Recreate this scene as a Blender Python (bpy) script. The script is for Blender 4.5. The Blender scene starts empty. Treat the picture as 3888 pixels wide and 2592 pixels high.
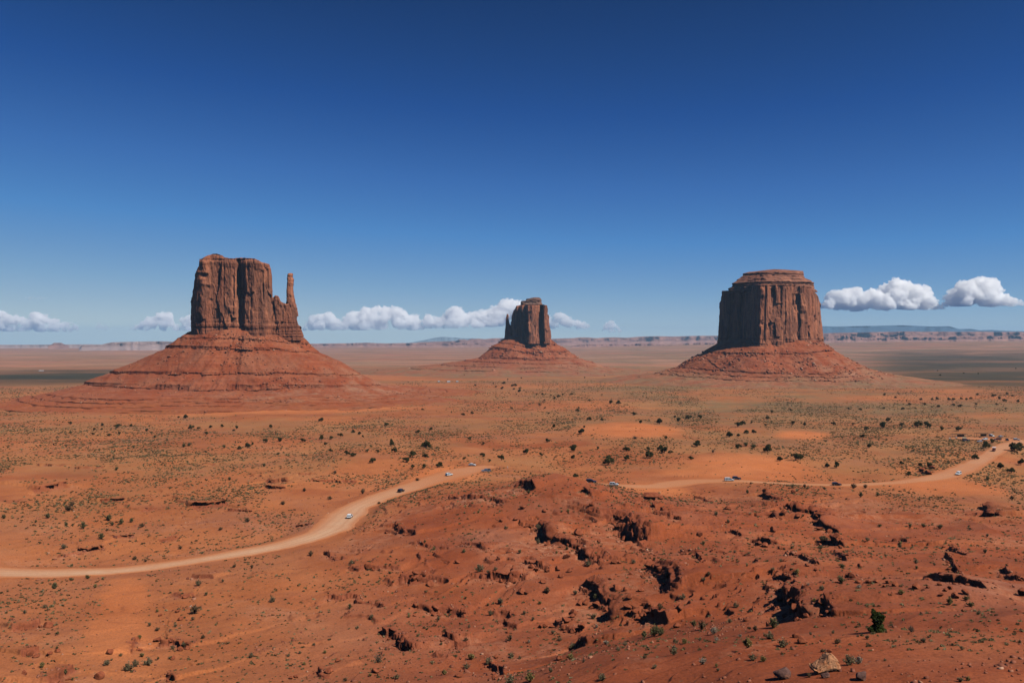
import bpy, bmesh, math, random
import numpy as np
from mathutils import Vector, Matrix

random.seed(7)
rng = np.random.default_rng(7)
scene = bpy.context.scene
COL = scene.collection
R_ = math.radians

# ------------------------------------------------------------------ camera
F, U0, VH = 3153.0, 1944.0, 1296.0          # focal length and centre in photograph pixels (3888 x 2592)
cam_d = bpy.data.cameras.new("camera")
cam_d.sensor_width = 36.0
cam_d.lens = 36.0 * F / 3888.0
cam_d.clip_start = 0.5
cam_d.clip_end = 200000.0
cam = bpy.data.objects.new("camera", cam_d)
cam.location = (0, 0, 0)
cam.rotation_euler = (R_(90), 0, 0)
COL.objects.link(cam)
scene.camera = cam

# ------------------------------------------------------------------ sky, sun, exposure
SUN_EL, SUN_AZ = R_(49), R_(124)            # azimuth clockwise from +Y (the view direction)
world = bpy.data.worlds.new("World")
scene.world = world
world.use_nodes = True
wn = world.node_tree.nodes
wl = world.node_tree.links
bg = wn["Background"]
sky = wn.new("ShaderNodeTexSky")
sky.sky_type = 'NISHITA'
sky.sun_disc = False
sky.sun_elevation = SUN_EL
sky.sun_rotation = SUN_AZ
sky.altitude = 4000
sky.air_density = 0.5
sky.dust_density = 0.1
sky.ozone_density = 4.0
bg.inputs[1].default_value = 0.1
# a polarised, deeply exposed sky: the brightness of the sky texture picks the blue of the photograph's sky
sep = wn.new("ShaderNodeSeparateColor")
wl.new(sky.outputs[0], sep.inputs[0])
dv = wn.new("ShaderNodeMath"); dv.operation = 'DIVIDE'; dv.inputs[1].default_value = 8.0
wl.new(sep.outputs[1], dv.inputs[0])
rp = wn.new("ShaderNodeValToRGB")
SKY = [(0.40, (0.0055, 0.033, 0.135)), (0.72, (0.0072, 0.040, 0.152)), (1.008, (0.0140, 0.076, 0.285)), (1.425, (0.040, 0.147, 0.425)), (2.02, (0.074, 0.238, 0.545)),
       (3.43, (0.205, 0.375, 0.580)), (5.99, (0.46, 0.58, 0.62))]
el = rp.color_ramp.elements
while len(el) < len(SKY): el.new(0.5)
for e_, (p_, c_) in zip(el, SKY):
    e_.position = p_ / 8.0; e_.color = (*c_, 1)
wl.new(dv.outputs[0], rp.inputs[0])
sc10 = wn.new("ShaderNodeVectorMath"); sc10.operation = 'SCALE'; sc10.inputs['Scale'].default_value = 10.0
wl.new(rp.outputs[0], sc10.inputs[0]); wl.new(sc10.outputs[0], bg.inputs[0])

sun_dir = Vector((math.cos(SUN_EL) * math.sin(SUN_AZ), math.cos(SUN_EL) * math.cos(SUN_AZ), math.sin(SUN_EL)))
sun_d = bpy.data.lights.new("sun", 'SUN')
sun_d.energy = 5.0
sun_d.angle = R_(0.53)
sun_d.color = (1.0, 0.95, 0.86)
sun = bpy.data.objects.new("sun", sun_d)
sun.rotation_euler = sun_dir.to_track_quat('Z', 'Y').to_euler()
sun.location = (0, 0, 500)
COL.objects.link(sun)

scene.view_settings.view_transform = 'Standard'
scene.view_settings.look = 'None'
scene.view_settings.exposure = 0.0
scene.view_settings.gamma = 1.0
try:
    scene.cycles.use_denoising = True
    scene.cycles.max_bounces = 24
    scene.cycles.diffuse_bounces = 0
    scene.cycles.volume_bounces = 24
except Exception:
    pass

# ------------------------------------------------------------------ helpers: tagging, noise, meshes
def tag(o, label=None, cat=None, group=None, kind=None):
    if label: o["label"] = label
    if cat: o["category"] = cat
    if group: o["group"] = group
    if kind: o["kind"] = kind
    return o

def link(o, parent=None):
    COL.objects.link(o)
    if parent is not None:
        o.parent = parent
    return o

def empty(name, loc=(0, 0, 0), rz=0.0):
    o = bpy.data.objects.new(name, None)
    o.location = loc
    o.rotation_euler = (0, 0, rz)
    o.empty_display_size = 0.5
    return link(o)

def new_obj(name, mesh, mat=None, parent=None, smooth=False):
    if mat is not None:
        mesh.materials.clear()
        mesh.materials.append(mat)
    if smooth:
        mesh.polygons.foreach_set('use_smooth', np.ones(len(mesh.polygons), dtype=bool))
    return link(bpy.data.objects.new(name, mesh), parent)

def _h(ix, iy, seed):
    h = (ix.astype(np.int64) * 374761393 + iy.astype(np.int64) * 668265263 + seed * 974634777) & 0xFFFFFFFF
    h = ((h ^ (h >> 13)) * 1274126177) & 0xFFFFFFFF
    h = ((h ^ (h >> 16)) * 2246822519) & 0xFFFFFFFF
    return ((h ^ (h >> 15)) & 0xFFFFFF).astype(np.float64) / float(0xFFFFFF)

def vnoise(x, y, seed=0):
    x = np.asarray(x, float); y = np.asarray(y, float)
    ix = np.floor(x); iy = np.floor(y)
    fx = x - ix; fy = y - iy
    fx = fx * fx * fx * (fx * (fx * 6 - 15) + 10); fy = fy * fy * fy * (fy * (fy * 6 - 15) + 10)
    a = _h(ix, iy, seed); b = _h(ix + 1, iy, seed); c = _h(ix, iy + 1, seed); d = _h(ix + 1, iy + 1, seed)
    return ((a + (b - a) * fx) * (1 - fy) + (c + (d - c) * fx) * fy) * 2 - 1

def fbm(x, y, octv=4, seed=0, gain=0.5, lac=2.03):
    s = 0.0; a = 1.0; n = 0.0
    for k in range(octv):
        s = s + a * vnoise(x, y, seed + 17 * k); n += a
        x = x * lac + 13.7; y = y * lac - 7.3; a *= gain
    return s / n

def ridged(x, y, octv=3, seed=0):
    s = 0.0; a = 1.0; n = 0.0
    for k in range(octv):
        s = s + a * (1 - np.abs(vnoise(x, y, seed + 31 * k)) * 2.0); n += a
        x = x * 2.1 + 3.1; y = y * 2.1 + 9.2; a *= 0.5
    return s / n

def cellv(x, y, seed=0, jitter=0.9):
    """random value of the nearest jittered cell, and the distance to the border"""
    ix = np.floor(x); iy = np.floor(y)
    best = np.full(np.shape(x), 9.0); sec = np.full(np.shape(x), 9.0); val = np.zeros(np.shape(x))
    for dx in (-1, 0, 1):
        for dy in (-1, 0, 1):
            cx = ix + dx; cy = iy + dy
            px = cx + 0.5 + (_h(cx, cy, seed) - 0.5) * jitter
            py = cy + 0.5 + (_h(cx, cy, seed + 5) - 0.5) * jitter
            d = np.abs(px - x) + np.abs(py - y) * 0.9
            v = _h(cx, cy, seed + 9)
            closer = d < best
            sec = np.where(closer, best, np.minimum(sec, d))
            val = np.where(closer, v, val)
            best = np.where(closer, d, best)
    return val, sec - best

def smooth(e0, e1, x):
    t = np.clip((x - e0) / (e1 - e0), 0, 1)
    return t * t * (3 - 2 * t)

def grid_mesh(name, V, wrap=False, attrs=None, flip=False):
    """V is rows x cols x 3; wrap closes the columns"""
    nr, nc = V.shape[:2]
    r = np.arange(nr - 1)[:, None]
    cN = nc if wrap else nc - 1
    c = np.arange(cN)[None, :]
    c1 = (c + 1) % nc
    q = np.stack([r * nc + c, r * nc + c1, (r + 1) * nc + c1, (r + 1) * nc + c], -1).reshape(-1, 4)
    if flip:
        q = q[:, ::-1]
    return raw_mesh(name, V.reshape(-1, 3), q, attrs)

def raw_mesh(name, V, Q, attrs=None):
    V = np.asarray(V, np.float32); Q = np.asarray(Q, np.int32)
    me = bpy.data.meshes.new(name)
    nv, nq, k = len(V), len(Q), Q.shape[1]
    me.vertices.add(nv); me.vertices.foreach_set('co', V.ravel())
    me.loops.add(nq * k); me.loops.foreach_set('vertex_index', Q.ravel())
    me.polygons.add(nq)
    me.polygons.foreach_set('loop_start', np.arange(0, nq * k, k, dtype=np.int32))
    for n, a in (attrs or {}).items():
        at = me.attributes.new(n, 'FLOAT', 'POINT')
        at.data.foreach_set('value', np.asarray(a, np.float32).ravel())
    me.update(calc_edges=True)
    me.validate()
    return me

def join_raw(name, parts, k=4, attr=None):
    """parts: list of (V, Q, value) -> one mesh; value becomes the point attribute named attr"""
    Vs, Qs, As, off = [], [], [], 0
    for p in parts:
        Vs.append(p[0]); Qs.append(p[1] + off); off += len(p[0])
        if attr: As.append(np.full(len(p[0]), p[2]))
    return raw_mesh(name, np.concatenate(Vs), np.concatenate(Qs), {attr: np.concatenate(As)} if attr else None)

# ------------------------------------------------------------------ materials
class NT:
    def __init__(self, name):
        self.m = bpy.data.materials.new(name)
        self.m.use_nodes = True
        self.t = self.m.node_tree
        self.n = self.t.nodes
        self.b = self.n["Principled BSDF"]
        self.b.inputs['Specular IOR Level'].default_value = 0.15
        self.b.inputs['Roughness'].default_value = 0.9
        self.co = self.n.new("ShaderNodeTexCoord")
    def L(self, a, b): self.t.links.new(a, b)
    def mapping(self, scale, src='Object'):
        mp = self.n.new("ShaderNodeMapping")
        mp.inputs['Scale'].default_value = scale
        self.L(self.co.outputs[src], mp.inputs[0])
        return mp.outputs[0]
    def noise(self, scale, detail=5, rough=0.55, vec=None, src='Object', dist=0.0):
        t = self.n.new("ShaderNodeTexNoise")
        t.inputs['Scale'].default_value = scale
        t.inputs['Detail'].default_value = detail
        t.inputs['Roughness'].default_value = rough
        t.inputs['Distortion'].default_value = dist
        self.L(vec if vec is not None else self.co.outputs[src], t.inputs['Vector'])
        return t.outputs[0]
    def voro(self, scale, vec=None):
        t = self.n.new("ShaderNodeTexVoronoi")
        t.inputs['Scale'].default_value = scale
        self.L(vec if vec is not None else self.co.outputs['Object'], t.inputs['Vector'])
        return t
    def attr(self, name):
        a = self.n.new("ShaderNodeAttribute"); a.attribute_name = name
        return a.outputs['Fac']
    def ramp(self, fac, stops, interp='LINEAR'):
        r = self.n.new("ShaderNodeValToRGB")
        r.color_ramp.interpolation = interp
        el = r.color_ramp.elements
        while len(el) < len(stops): el.new(0.5)
        for e, (p, c) in zip(el, stops):
            e.position = p
            e.color = (c, c, c, 1) if isinstance(c, (int, float)) else (*c, 1)
        self.L(fac, r.inputs[0])
        return r.outputs[0]
    def math(self, op, a, b=None, clamp=False):
        m = self.n.new("ShaderNodeMath"); m.operation = op; m.use_clamp = clamp
        for i, v in enumerate((a, b)):
            if v is None: continue
            if isinstance(v, (int, float)): m.inputs[i].default_value = v
            else: self.L(v, m.inputs[i])
        return m.outputs[0]
    def mix(self, fac, a, b, mode='MIX'):
        m = self.n.new("ShaderNodeMix"); m.data_type = 'RGBA'; m.blend_type = mode
        if isinstance(fac, (int, float)): m.inputs[0].default_value = fac
        else: self.L(fac, m.inputs[0])
        for i, v in ((6, a), (7, b)):
            if isinstance(v, tuple): m.inputs[i].default_value = (*v, 1)
            else: self.L(v, m.inputs[i])
        return m.outputs[2]
    def bump(self, h, strength=0.4, dist=0.3, prev=None):
        b = self.n.new("ShaderNodeBump")
        b.inputs['Strength'].default_value = strength
        b.inputs['Distance'].default_value = dist
        self.L(h, b.inputs['Height'])
        if prev is not None: self.L(prev, b.inputs['Normal'])
        return b.outputs[0]
    def done(self, col, normal=None, rough=None):
        if isinstance(col, tuple): self.b.inputs['Base Color'].default_value = (*col, 1)
        else: self.L(col, self.b.inputs['Base Color'])
        if normal is not None: self.L(normal, self.b.inputs['Normal'])
        if rough is not None: self.b.inputs['Roughness'].default_value = rough
        return self.m

def mat_ground():
    m = NT("desert_ground")
    n1 = m.noise(0.004, 5, 0.6); n2 = m.noise(0.03, 6, 0.6); n3 = m.noise(0.35, 6, 0.65); n4 = m.noise(2.2, 4, 0.7)
    sand = m.ramp(n2, [(0.3, (0.36, 0.108, 0.036)), (0.52, (0.44, 0.145, 0.050)), (0.72, (0.46, 0.170, 0.066))])
    clay = m.ramp(n2, [(0.28, (0.235, 0.055, 0.019)), (0.5, (0.31, 0.078, 0.028)), (0.7, (0.37, 0.115, 0.047))])
    col = m.mix(m.attr('clay'), sand, clay)
    col = m.mix(m.attr('sand'), col, m.ramp(n2, [(0.35, (0.50, 0.152, 0.048)), (0.65, (0.55, 0.185, 0.065))]))
    col = m.mix(m.math('MULTIPLY', m.attr('dry'), m.ramp(n3, [(0.30, 0.10), (0.62, 0.55)])), col, (0.32, 0.170, 0.068))
    # purple-grey shale skins
    sh = m.math('MULTIPLY', m.attr('shale'), m.ramp(m.noise(0.018, 5, 0.65), [(0.45, 0.0), (0.62, 1.0)]))
    col = m.mix(sh, col, (0.30, 0.125, 0.075))
    # pale dusty rubble
    pale = m.math('MULTIPLY', m.attr('pale'), m.ramp(n3, [(0.42, 0.0), (0.62, 1.0)]))
    col = m.mix(pale, col, (0.52, 0.25, 0.14))
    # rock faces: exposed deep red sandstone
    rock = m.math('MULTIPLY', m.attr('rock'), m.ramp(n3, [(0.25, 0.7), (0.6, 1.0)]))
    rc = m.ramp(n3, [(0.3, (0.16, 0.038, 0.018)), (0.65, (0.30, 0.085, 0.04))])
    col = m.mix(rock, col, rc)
    # scrub cover that is finer than a pixel far out on the plain, in long bands
    bands = m.noise(1.0, 6, 0.62, vec=m.mapping((0.0016, 0.0042, 0.002)))
    bands2 = m.noise(1.0, 5, 0.6, vec=m.mapping((0.00035, 0.0016, 0.001)))
    farm = m.attr('far')
    soil = m.ramp(bands2, [(0.34, (0.33, 0.135, 0.080)), (0.50, (0.42, 0.19, 0.115)), (0.64, (0.46, 0.25, 0.165))])
    col = m.mix(m.math('MULTIPLY', farm, 0.85), col, soil)
    sc = m.math('MULTIPLY', m.attr('scrub'), m.ramp(bands, [(0.40, 0.10), (0.56, 1.0)]))
    green = m.ramp(m.noise(0.012, 4, 0.6), [(0.35, (0.120, 0.100, 0.052)), (0.65, (0.22, 0.155, 0.072))])
    sc2 = m.math('MULTIPLY', sc, m.ramp(m.noise(0.06, 5, 0.7), [(0.32, 0.35), (0.62, 1.0)]))
    col = m.mix(sc2, col, green)
    mead = m.math('MULTIPLY', m.attr('meadow'), m.ramp(bands, [(0.30, 0.55), (0.50, 1.0)]))
    col = m.mix(mead, col, m.ramp(bands, [(0.35, (0.085, 0.062, 0.028)), (0.6, (0.045, 0.041, 0.021))]))
    # speckle of pebbles and dry tufts
    sp = m.ramp(n4, [(0.34, 0.72), (0.5, 1.0), (0.7, 1.12)])
    col = m.mix(1.0, col, sp, 'MULTIPLY')
    tone = m.ramp(n1, [(0.35, (0.86, 0.84, 0.86)), (0.65, (1.05, 1.03, 1.0))])
    col = m.mix(1.0, col, tone, 'MULTIPLY')
    # scattered stones and dead tufts, too small to model one by one
    vo = m.voro(0.9)
    spot = m.math('MULTIPLY', m.ramp(vo.outputs['Distance'], [(0.10, 1.0), (0.22, 0.0)]), m.ramp(m.noise(0.09, 4, 0.7), [(0.44, 0.0), (0.58, 0.8)]))
    col = m.mix(spot, col, m.mix(m.ramp(vo.outputs['Color'], [(0.35, 0.0), (0.65, 1.0)]), (0.16, 0.055, 0.028), (0.20, 0.13, 0.07)))
    nb = m.bump(n3, 0.6, 0.6)
    nb = m.bump(n4, 0.5, 0.15, nb)
    return m.done(col, nb, 0.95)

def mat_road():
    m = NT("graded_dirt")
    e = m.attr('edge')
    n = m.noise(0.12, 5, 0.6); n2 = m.noise(1.2, 4, 0.6)
    mid = m.ramp(m.noise(0.02, 3, 0.5), [(0.35, (0.48, 0.19, 0.085)), (0.62, (0.54, 0.30, 0.17))])
    dust = m.math('MULTIPLY', m.attr('dusty'), m.ramp(n, [(0.3, 0.5), (0.6, 1.0)]))
    col = m.mix(dust, (0.48, 0.175, 0.068), (0.58, 0.36, 0.22))
    col = m.mix(0.35, col, mid)
    col = m.mix(m.math('MULTIPLY', e, m.ramp(n, [(0.3, 0.55), (0.6, 1.0)])), col, (0.44, 0.148, 0.053))
    col = m.mix(m.math('MULTIPLY', m.attr('rut'), 0.55), col, (0.42, 0.19, 0.095))
    col = m.mix(1.0, col, m.ramp(n2, [(0.3, 0.88), (0.7, 1.06)]), 'MULTIPLY')
    return m.done(col, m.bump(n2, 0.3, 0.06), 0.95)

def mat_cliff(name, base, dark, light, varnish=0.75):
    m = NT(name)
    streak = m.noise(1.0, 6, 0.6, vec=m.mapping((0.085, 0.085, 0.011)), dist=0.4)
    big = m.noise(1.0, 4, 0.55, vec=m.mapping((0.02, 0.02, 0.008)))
    strata = m.noise(1.0, 5, 0.7, vec=m.mapping((0.006, 0.006, 0.30)))
    fine = m.noise(0.5, 5, 0.65)
    col = m.ramp(big, [(0.32, base), (0.62, light)])
    v = m.math('MULTIPLY', m.ramp(streak, [(0.43, 0.0), (0.6, 1.0)]), varnish)
    v = m.math('MULTIPLY', v, m.ramp(big, [(0.3, 0.45), (0.6, 1.0)]))
    col = m.mix(v, col, dark)
    s = m.math('MULTIPLY', m.ramp(strata, [(0.42, 1.0), (0.56, 0.0)]), m.attr('bed'))
    col = m.mix(m.math('MULTIPLY', s, 0.6), col, (base[0] * 0.5, base[1] * 0.45, base[2] * 0.45))
    slab_t = m.voro(1.0, m.mapping((0.060, 0.060, 0.019)))
    tone = m.n.new('ShaderNodeSeparateColor'); m.L(slab_t.outputs['Color'], tone.inputs[0])
    col = m.mix(1.0, col, m.ramp(tone.outputs[0], [(0.0, (0.74, 0.72, 0.74)), (0.5, (1.0, 1.0, 1.0)), (1.0, (1.16, 1.12, 1.08))]), 'MULTIPLY')
    col = m.mix(1.0, col, m.ramp(fine, [(0.3, 0.8), (0.7, 1.15)]), 'MULTIPLY')
    nb = m.bump(m.noise(1.0, 5, 0.6, vec=m.mapping((0.25, 0.25, 0.035))), 0.6, 2.0)
    nb = m.bump(strata, 0.25, 1.5, nb)
    nb = m.bump(fine, 0.35, 0.8, nb)
    return m.done(col, nb, 0.92)

def mat_talus(name, c0, c1, c2, apron=((0.30, 0.075, 0.026), (0.29, 0.092, 0.034))):
    m = NT(name)
    n1 = m.noise(0.02, 6, 0.62); n2 = m.noise(0.25, 6, 0.7); st = m.noise(1.0, 5, 0.7, vec=m.mapping((0.004, 0.004, 0.22)))
    col = m.ramp(n1, [(0.32, c0), (0.52, c1), (0.70, c2)])
    col = m.mix(m.math('MULTIPLY', m.ramp(st, [(0.44, 1.0), (0.55, 0.0)]), 0.45), col, (c0[0] * 0.72, c0[1] * 0.65, c0[2] * 0.65))
    col = m.mix(m.math('MULTIPLY', m.attr('ledge'), 0.75), col, (c0[0] * 0.62, c0[1] * 0.55, c0[2] * 0.55))
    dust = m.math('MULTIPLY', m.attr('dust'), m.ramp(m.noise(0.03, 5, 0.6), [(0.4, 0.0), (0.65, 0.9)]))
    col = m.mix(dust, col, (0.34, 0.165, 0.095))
    col = m.mix(m.math('MULTIPLY', m.attr('outer'), m.ramp(n1, [(0.3, 0.35), (0.6, 1.0)])), col, m.ramp(m.noise(0.014, 5, 0.65), [(0.40, apron[0]), (0.60, apron[1])]))
    col = m.mix(1.0, col, m.ramp(n2, [(0.3, 0.78), (0.5, 1.0), (0.72, 1.2)]), 'MULTIPLY')
    nb = m.bump(n2, 0.6, 1.5)
    return m.done(col, nb, 0.95)

def mat_rock(name, a, b, spot=None):
    m = NT(name)
    n = m.noise(0.9, 6, 0.65); n2 = m.noise(5.0, 4, 0.6)
    col = m.ramp(n, [(0.32, a), (0.66, b)])
    if spot:
        col = m.mix(m.ramp(m.noise(1.7, 4, 0.6), [(0.52, 0.0), (0.62, 1.0)]), col, spot)
    col = m.mix(1.0, col, m.ramp(n2, [(0.3, 0.8), (0.7, 1.12)]), 'MULTIPLY')
    nb = m.bump(n, 0.6, 0.25); nb = m.bump(n2, 0.4, 0.05, nb)
    return m.done(col, nb, 0.9)

def mat_rubble():
    m = NT("broken_stone")
    col = m.ramp(m.attr('tint'), [(0.0, (0.13, 0.04, 0.025)), (0.45, (0.28, 0.095, 0.052)), (0.75, (0.38, 0.17, 0.10)), (1.0, (0.50, 0.29, 0.19))])
    return m.done(col, None, 0.9)

def mat_leaf(name, a, b, c=None):
    m = NT(name)
    t = m.attr('tint')
    col = m.ramp(t, [(0.0, a), (0.6, b), (1.0, c or b)])
    col = m.mix(1.0, col, m.ramp(m.noise(2.0, 3, 0.6), [(0.3, 0.75), (0.7, 1.2)]), 'MULTIPLY')
    m.done(col, None, 0.85)
    tr = m.n.new("ShaderNodeBsdfTranslucent"); m.L(col, tr.inputs[0])
    mx = m.n.new("ShaderNodeMixShader"); mx.inputs[0].default_value = 0.45
    m.L(m.b.outputs[0], mx.inputs[1]); m.L(tr.outputs[0], mx.inputs[2])
    m.L(mx.outputs[0], m.n["Material Output"].inputs['Surface'])
    return m.m

def mat_flat(name, col, rough=0.5, metal=0.0, spec=0.3, dirt=None):
    m = NT(name)
    if dirt:
        z = m.n.new("ShaderNodeSeparateXYZ"); m.L(m.co.outputs['Object'], z.inputs[0])
        f = m.math('MULTIPLY', m.ramp(z.outputs[2], [(0.25, 1.0), (0.75, 0.0)]), m.ramp(m.noise(3.0, 4, 0.6), [(0.3, 0.4), (0.6, 0.9)]))
        c = m.mix(f, col, dirt)
    else:
        c = m.mix(1.0, col, m.ramp(m.noise(1.5, 3, 0.5), [(0.3, 0.93), (0.7, 1.04)]), 'MULTIPLY')
    m.done(c, None, rough)
    m.b.inputs['Metallic'].default_value = metal
    m.b.inputs['Specular IOR Level'].default_value = spec
    return m.m

# ------------------------------------------------------------------ terrain: base surface
def wpt(u, v, z):
    """a point seen at photograph pixel (u, v) that lies z below/above the eye"""
    y = -z * F / (v - VH)
    return ((u - U0) / F * y, y, z)

CP = []
for u, v, z in [
    (0, 2592, -61), (600, 2592, -63), (1200, 2592, -63), (1650, 2592, -58), (2100, 2592, -43), (2500, 2592, -37), (3200, 2592, -30.5), (3888, 2592, -28),
    (0, 2350, -67), (600, 2370, -68), (1200, 2350, -68.5), (1900, 2350, -67.5), (2300, 2350, -65), (2700, 2300, -59), (2350, 2500, -41), (3000, 2360, -39.5), (3400, 2350, -37), (3888, 2350, -38),
    (0, 2230, -71), (550, 2230, -71.5), (1000, 2200, -70), (1500, 2200, -68), (2000, 2200, -66.5), (2450, 2200, -65), (3000, 2200, -56), (3500, 2190, -49), (3888, 2190, -51),
    (0, 2050, -73), (500, 2060, -74), (1400, 2050, -70.5), (1800, 2030, -67), (2200, 2050, -65), (2700, 2050, -65.5), (3200, 2050, -64.5), (3600, 2040, -63), (3888, 2050, -64),
    (1500, 1960, -71), (1440, 1910, -74), (1750, 1890, -69), (2000, 1850, -64), (2130, 1815, -61), (2080, 1870, -62.5), (2260, 1890, -64), (2450, 1905, -67), (2500, 1960, -66),
    (2980, 1875, -70), (3100, 1930, -69), (3500, 1930, -71), (3888, 1930, -72), (2750, 1900, -73),
    (0, 2180, -72.5), (500, 2160, -73), (800, 2110, -73), (1150, 2035, -74), (1330, 1950, -75), (1520, 1860, -75.5), (1700, 1810, -76.5), (1850, 1775, -77.5),
    (2250, 1838, -77.5), (2130, 1842, -77), (2500, 1846, -77), (2620, 1822, -76.5), (3000, 1838, -76), (3400, 1835, -75.5), (3600, 1810, -75.5), (3700, 1760, -77), (3800, 1690, -79.5), (3840, 1660, -82),
    (0, 1950, -74), (500, 1910, -75), (900, 1900, -75.5), (300, 1800, -77), (800, 1780, -79),
    (0, 1740, -80), (600, 1740, -80), (1200, 1740, -80), (1800, 1735, -80), (2400, 1740, -79), (2900, 1740, -78), (3300, 1740, -79), (3888, 1740, -79),
    (0, 1650, -90), (800, 1650, -89), (1500, 1650, -87), (2100, 1650, -87), (2400, 1620, -85), (2700, 1650, -86), (3200, 1650, -86), (3700, 1650, -83), (3888, 1640, -84),
]:
    x, y, _ = wpt(u, v, z)
    CP.append((math.atan2(x, y), math.log(math.hypot(x, y)), z))
for a in (-0.62, -0.42, -0.2, 0.0, 0.2, 0.42, 0.62):
    k = (a + 0.62) / 1.24
    for r, z in ((2.5, -1.7), (8, -4.0), (22, -10.5)):
        CP.append((a, math.log(r), z))
    CP.append((a, math.log(60), -36 + 9.5 * k))
    for r, zl, zm, zr in ((1080, -99, -98, -97), (1400, -104, -105, -103), (2000, -108, -107, -105), (3000, -113, -113, -111), (5000, -116, -116, -112),
                          (9000, -116, -108, -52), (11200, -116, -96, -8), (13500, -116, -86, 6), (20000, -116, -80, 6), (30000, -116, -80, 6)):
        z = np.interp(a, (-0.5, 0.0, 0.45), (zl, zm, zr))
        CP.append((a, math.log(r), z))
CP = np.array(CP)
KA = 2.6
def _tps(d):
    return np.where(d > 1e-9, d * d * np.log(d + 1e-12), 0.0)
_P = np.stack([CP[:, 0] * KA, CP[:, 1]], 1)
_D = np.sqrt(((_P[:, None] - _P[None]) ** 2).sum(-1))
_n = len(_P)
_A = np.zeros((_n + 3, _n + 3))
_A[:_n, :_n] = _tps(_D) + np.eye(_n) * 2e-4
_A[:_n, _n] = 1; _A[:_n, _n + 1:] = _P
_A[_n, :_n] = 1; _A[_n + 1:, :_n] = _P.T
_w = np.linalg.solve(_A, np.concatenate([CP[:, 2], np.zeros(3)]))
TA = np.linspace(-0.66, 0.66, 200); TS = np.linspace(math.log(2.0), math.log(30000.0), 420)
_GA, _GS = np.meshgrid(TA * KA, TS)
_g = np.stack([_GA.ravel(), _GS.ravel()], 1)
_Z = np.concatenate([_tps(np.sqrt(((b[:, None] - _P[None]) ** 2).sum(-1))) @ _w[:_n] + _w[_n] + b @ _w[_n + 1:] for b in np.array_split(_g, 40)])
TZ = _Z.reshape(_GA.shape)

def base_z(x, y):
    x = np.asarray(x, float); y = np.asarray(y, float)
    a = np.clip(np.arctan2(x, y), TA[0], TA[-1]); s = np.clip(np.log(np.hypot(x, y) + 1e-6), TS[0], TS[-1])
    fa = (a - TA[0]) / (TA[1] - TA[0]); fs = (s - TS[0]) / (TS[1] - TS[0])
    ia = np.clip(fa.astype(int), 0, len(TA) - 2); js = np.clip(fs.astype(int), 0, len(TS) - 2)
    fa = fa - ia; fs = fs - js
    return (TZ[js, ia] * (1 - fa) + TZ[js, ia + 1] * fa) * (1 - fs) + (TZ[js + 1, ia] * (1 - fa) + TZ[js + 1, ia + 1] * fa) * fs

_ys = np.exp(np.linspace(math.log(25.0), math.log(26000.0), 2600))
def to_ground(u, v, fn=None):
    """where the sight line through photograph pixel (u, v) first meets the ground"""
    fn = fn or base_z
    xs = (u - U0) / F * _ys
    g = fn(xs, _ys); zr = (VH - v) / F * _ys
    k = int(np.argmax(zr <= g)) if (zr <= g).any() else len(_ys) - 1
    return np.array([xs[k], _ys[k]])

# ------------------------------------------------------------------ ledges: low sandstone steps in the slope (upper side on the left of each line)
LEDGES = []
def led(h, pts, ox, oy, sc=1.809, L=None, comp=0.8):
    P = np.array([to_ground(ox + x / sc, oy + y / sc) for x, y in pts])
    k = 1 + (comp - 1) * (1 - P[:, 1].mean() / P[:, 1])          # ledges run more across the view than a flat ground would put them
    P = P * k[:, None]
    LEDGES.append((h, P, L or 7.0 * h + 3, comp < 0.5))
E5, E2, E3, E6, E1, E4 = (1300, 2000), (1300, 1500), (2588, 1500), (2588, 2000), (0, 1500), (0, 2000)
for h, pts in [
    (1.7, [(470, 95), (560, 110), (680, 145), (830, 140), (930, 180), (1040, 210)]),
    (1.5, [(20, 290), (140, 285), (200, 268), (280, 280), (400, 292)]),
    (2.5, [(390, 345), (480, 350), (560, 358), (700, 380), (750, 400)]),
    (2.4, [(880, 362), (1000, 374), (1150, 388), (1250, 398)]),
    (1.3, [(-150, 470), (-60, 485), (0, 482), (130, 472), (150, 520), (250, 548), (365, 572)]),
    (2.2, [(470, 550), (600, 585), (740, 585), (860, 612)]),
    (2.6, [(290, 700), (360, 745), (420, 792), (500, 842)]),
    (4.2, [(1370, 20), (1420, 70), (1480, 108), (1560, 122), (1640, 150), (1680, 200), (1750, 245), (1775, 318)]),
    (4.6, [(1650, 390), (1730, 430), (1790, 500), (1850, 570), (1835, 640), (1795, 684)]),
    (4.0, [(1880, -5), (1960, 42), (2015, 92), (2060, 130), (2150, 150)]),
    (5.5, [(2050, 300), (2120, 350), (2185, 392), (2250, 430), (2285, 560)]),
    (2.5, [(2080, 655), (2140, 684), (2235, 695)]),
    (2.2, [(690, 740), (760, 792), (850, 804)]),
    (1.6, [(1050, 590), (1180, 604), (1210, 625)]),
    (1.6, [(1130, 655), (1190, 672), (1260, 690)]),
    (2.6, [(1630, 755), (1690, 770), (1720, 800)]),
    (1.2, [(2010, 160), (2120, 190), (2200, 240)]),
    (1.4, [(1240, 260), (1330, 300), (1420, 330)]),
    (1.2, [(1480, 640), (1560, 690), (1620, 700)]),
    (1.0, [(980, 880), (1060, 900), (1150, 960)]),
    (1.3, [(1010, 1000), (1060, 1040), (1080, 1071)]),
]: led(h, pts, *E5)
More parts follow.
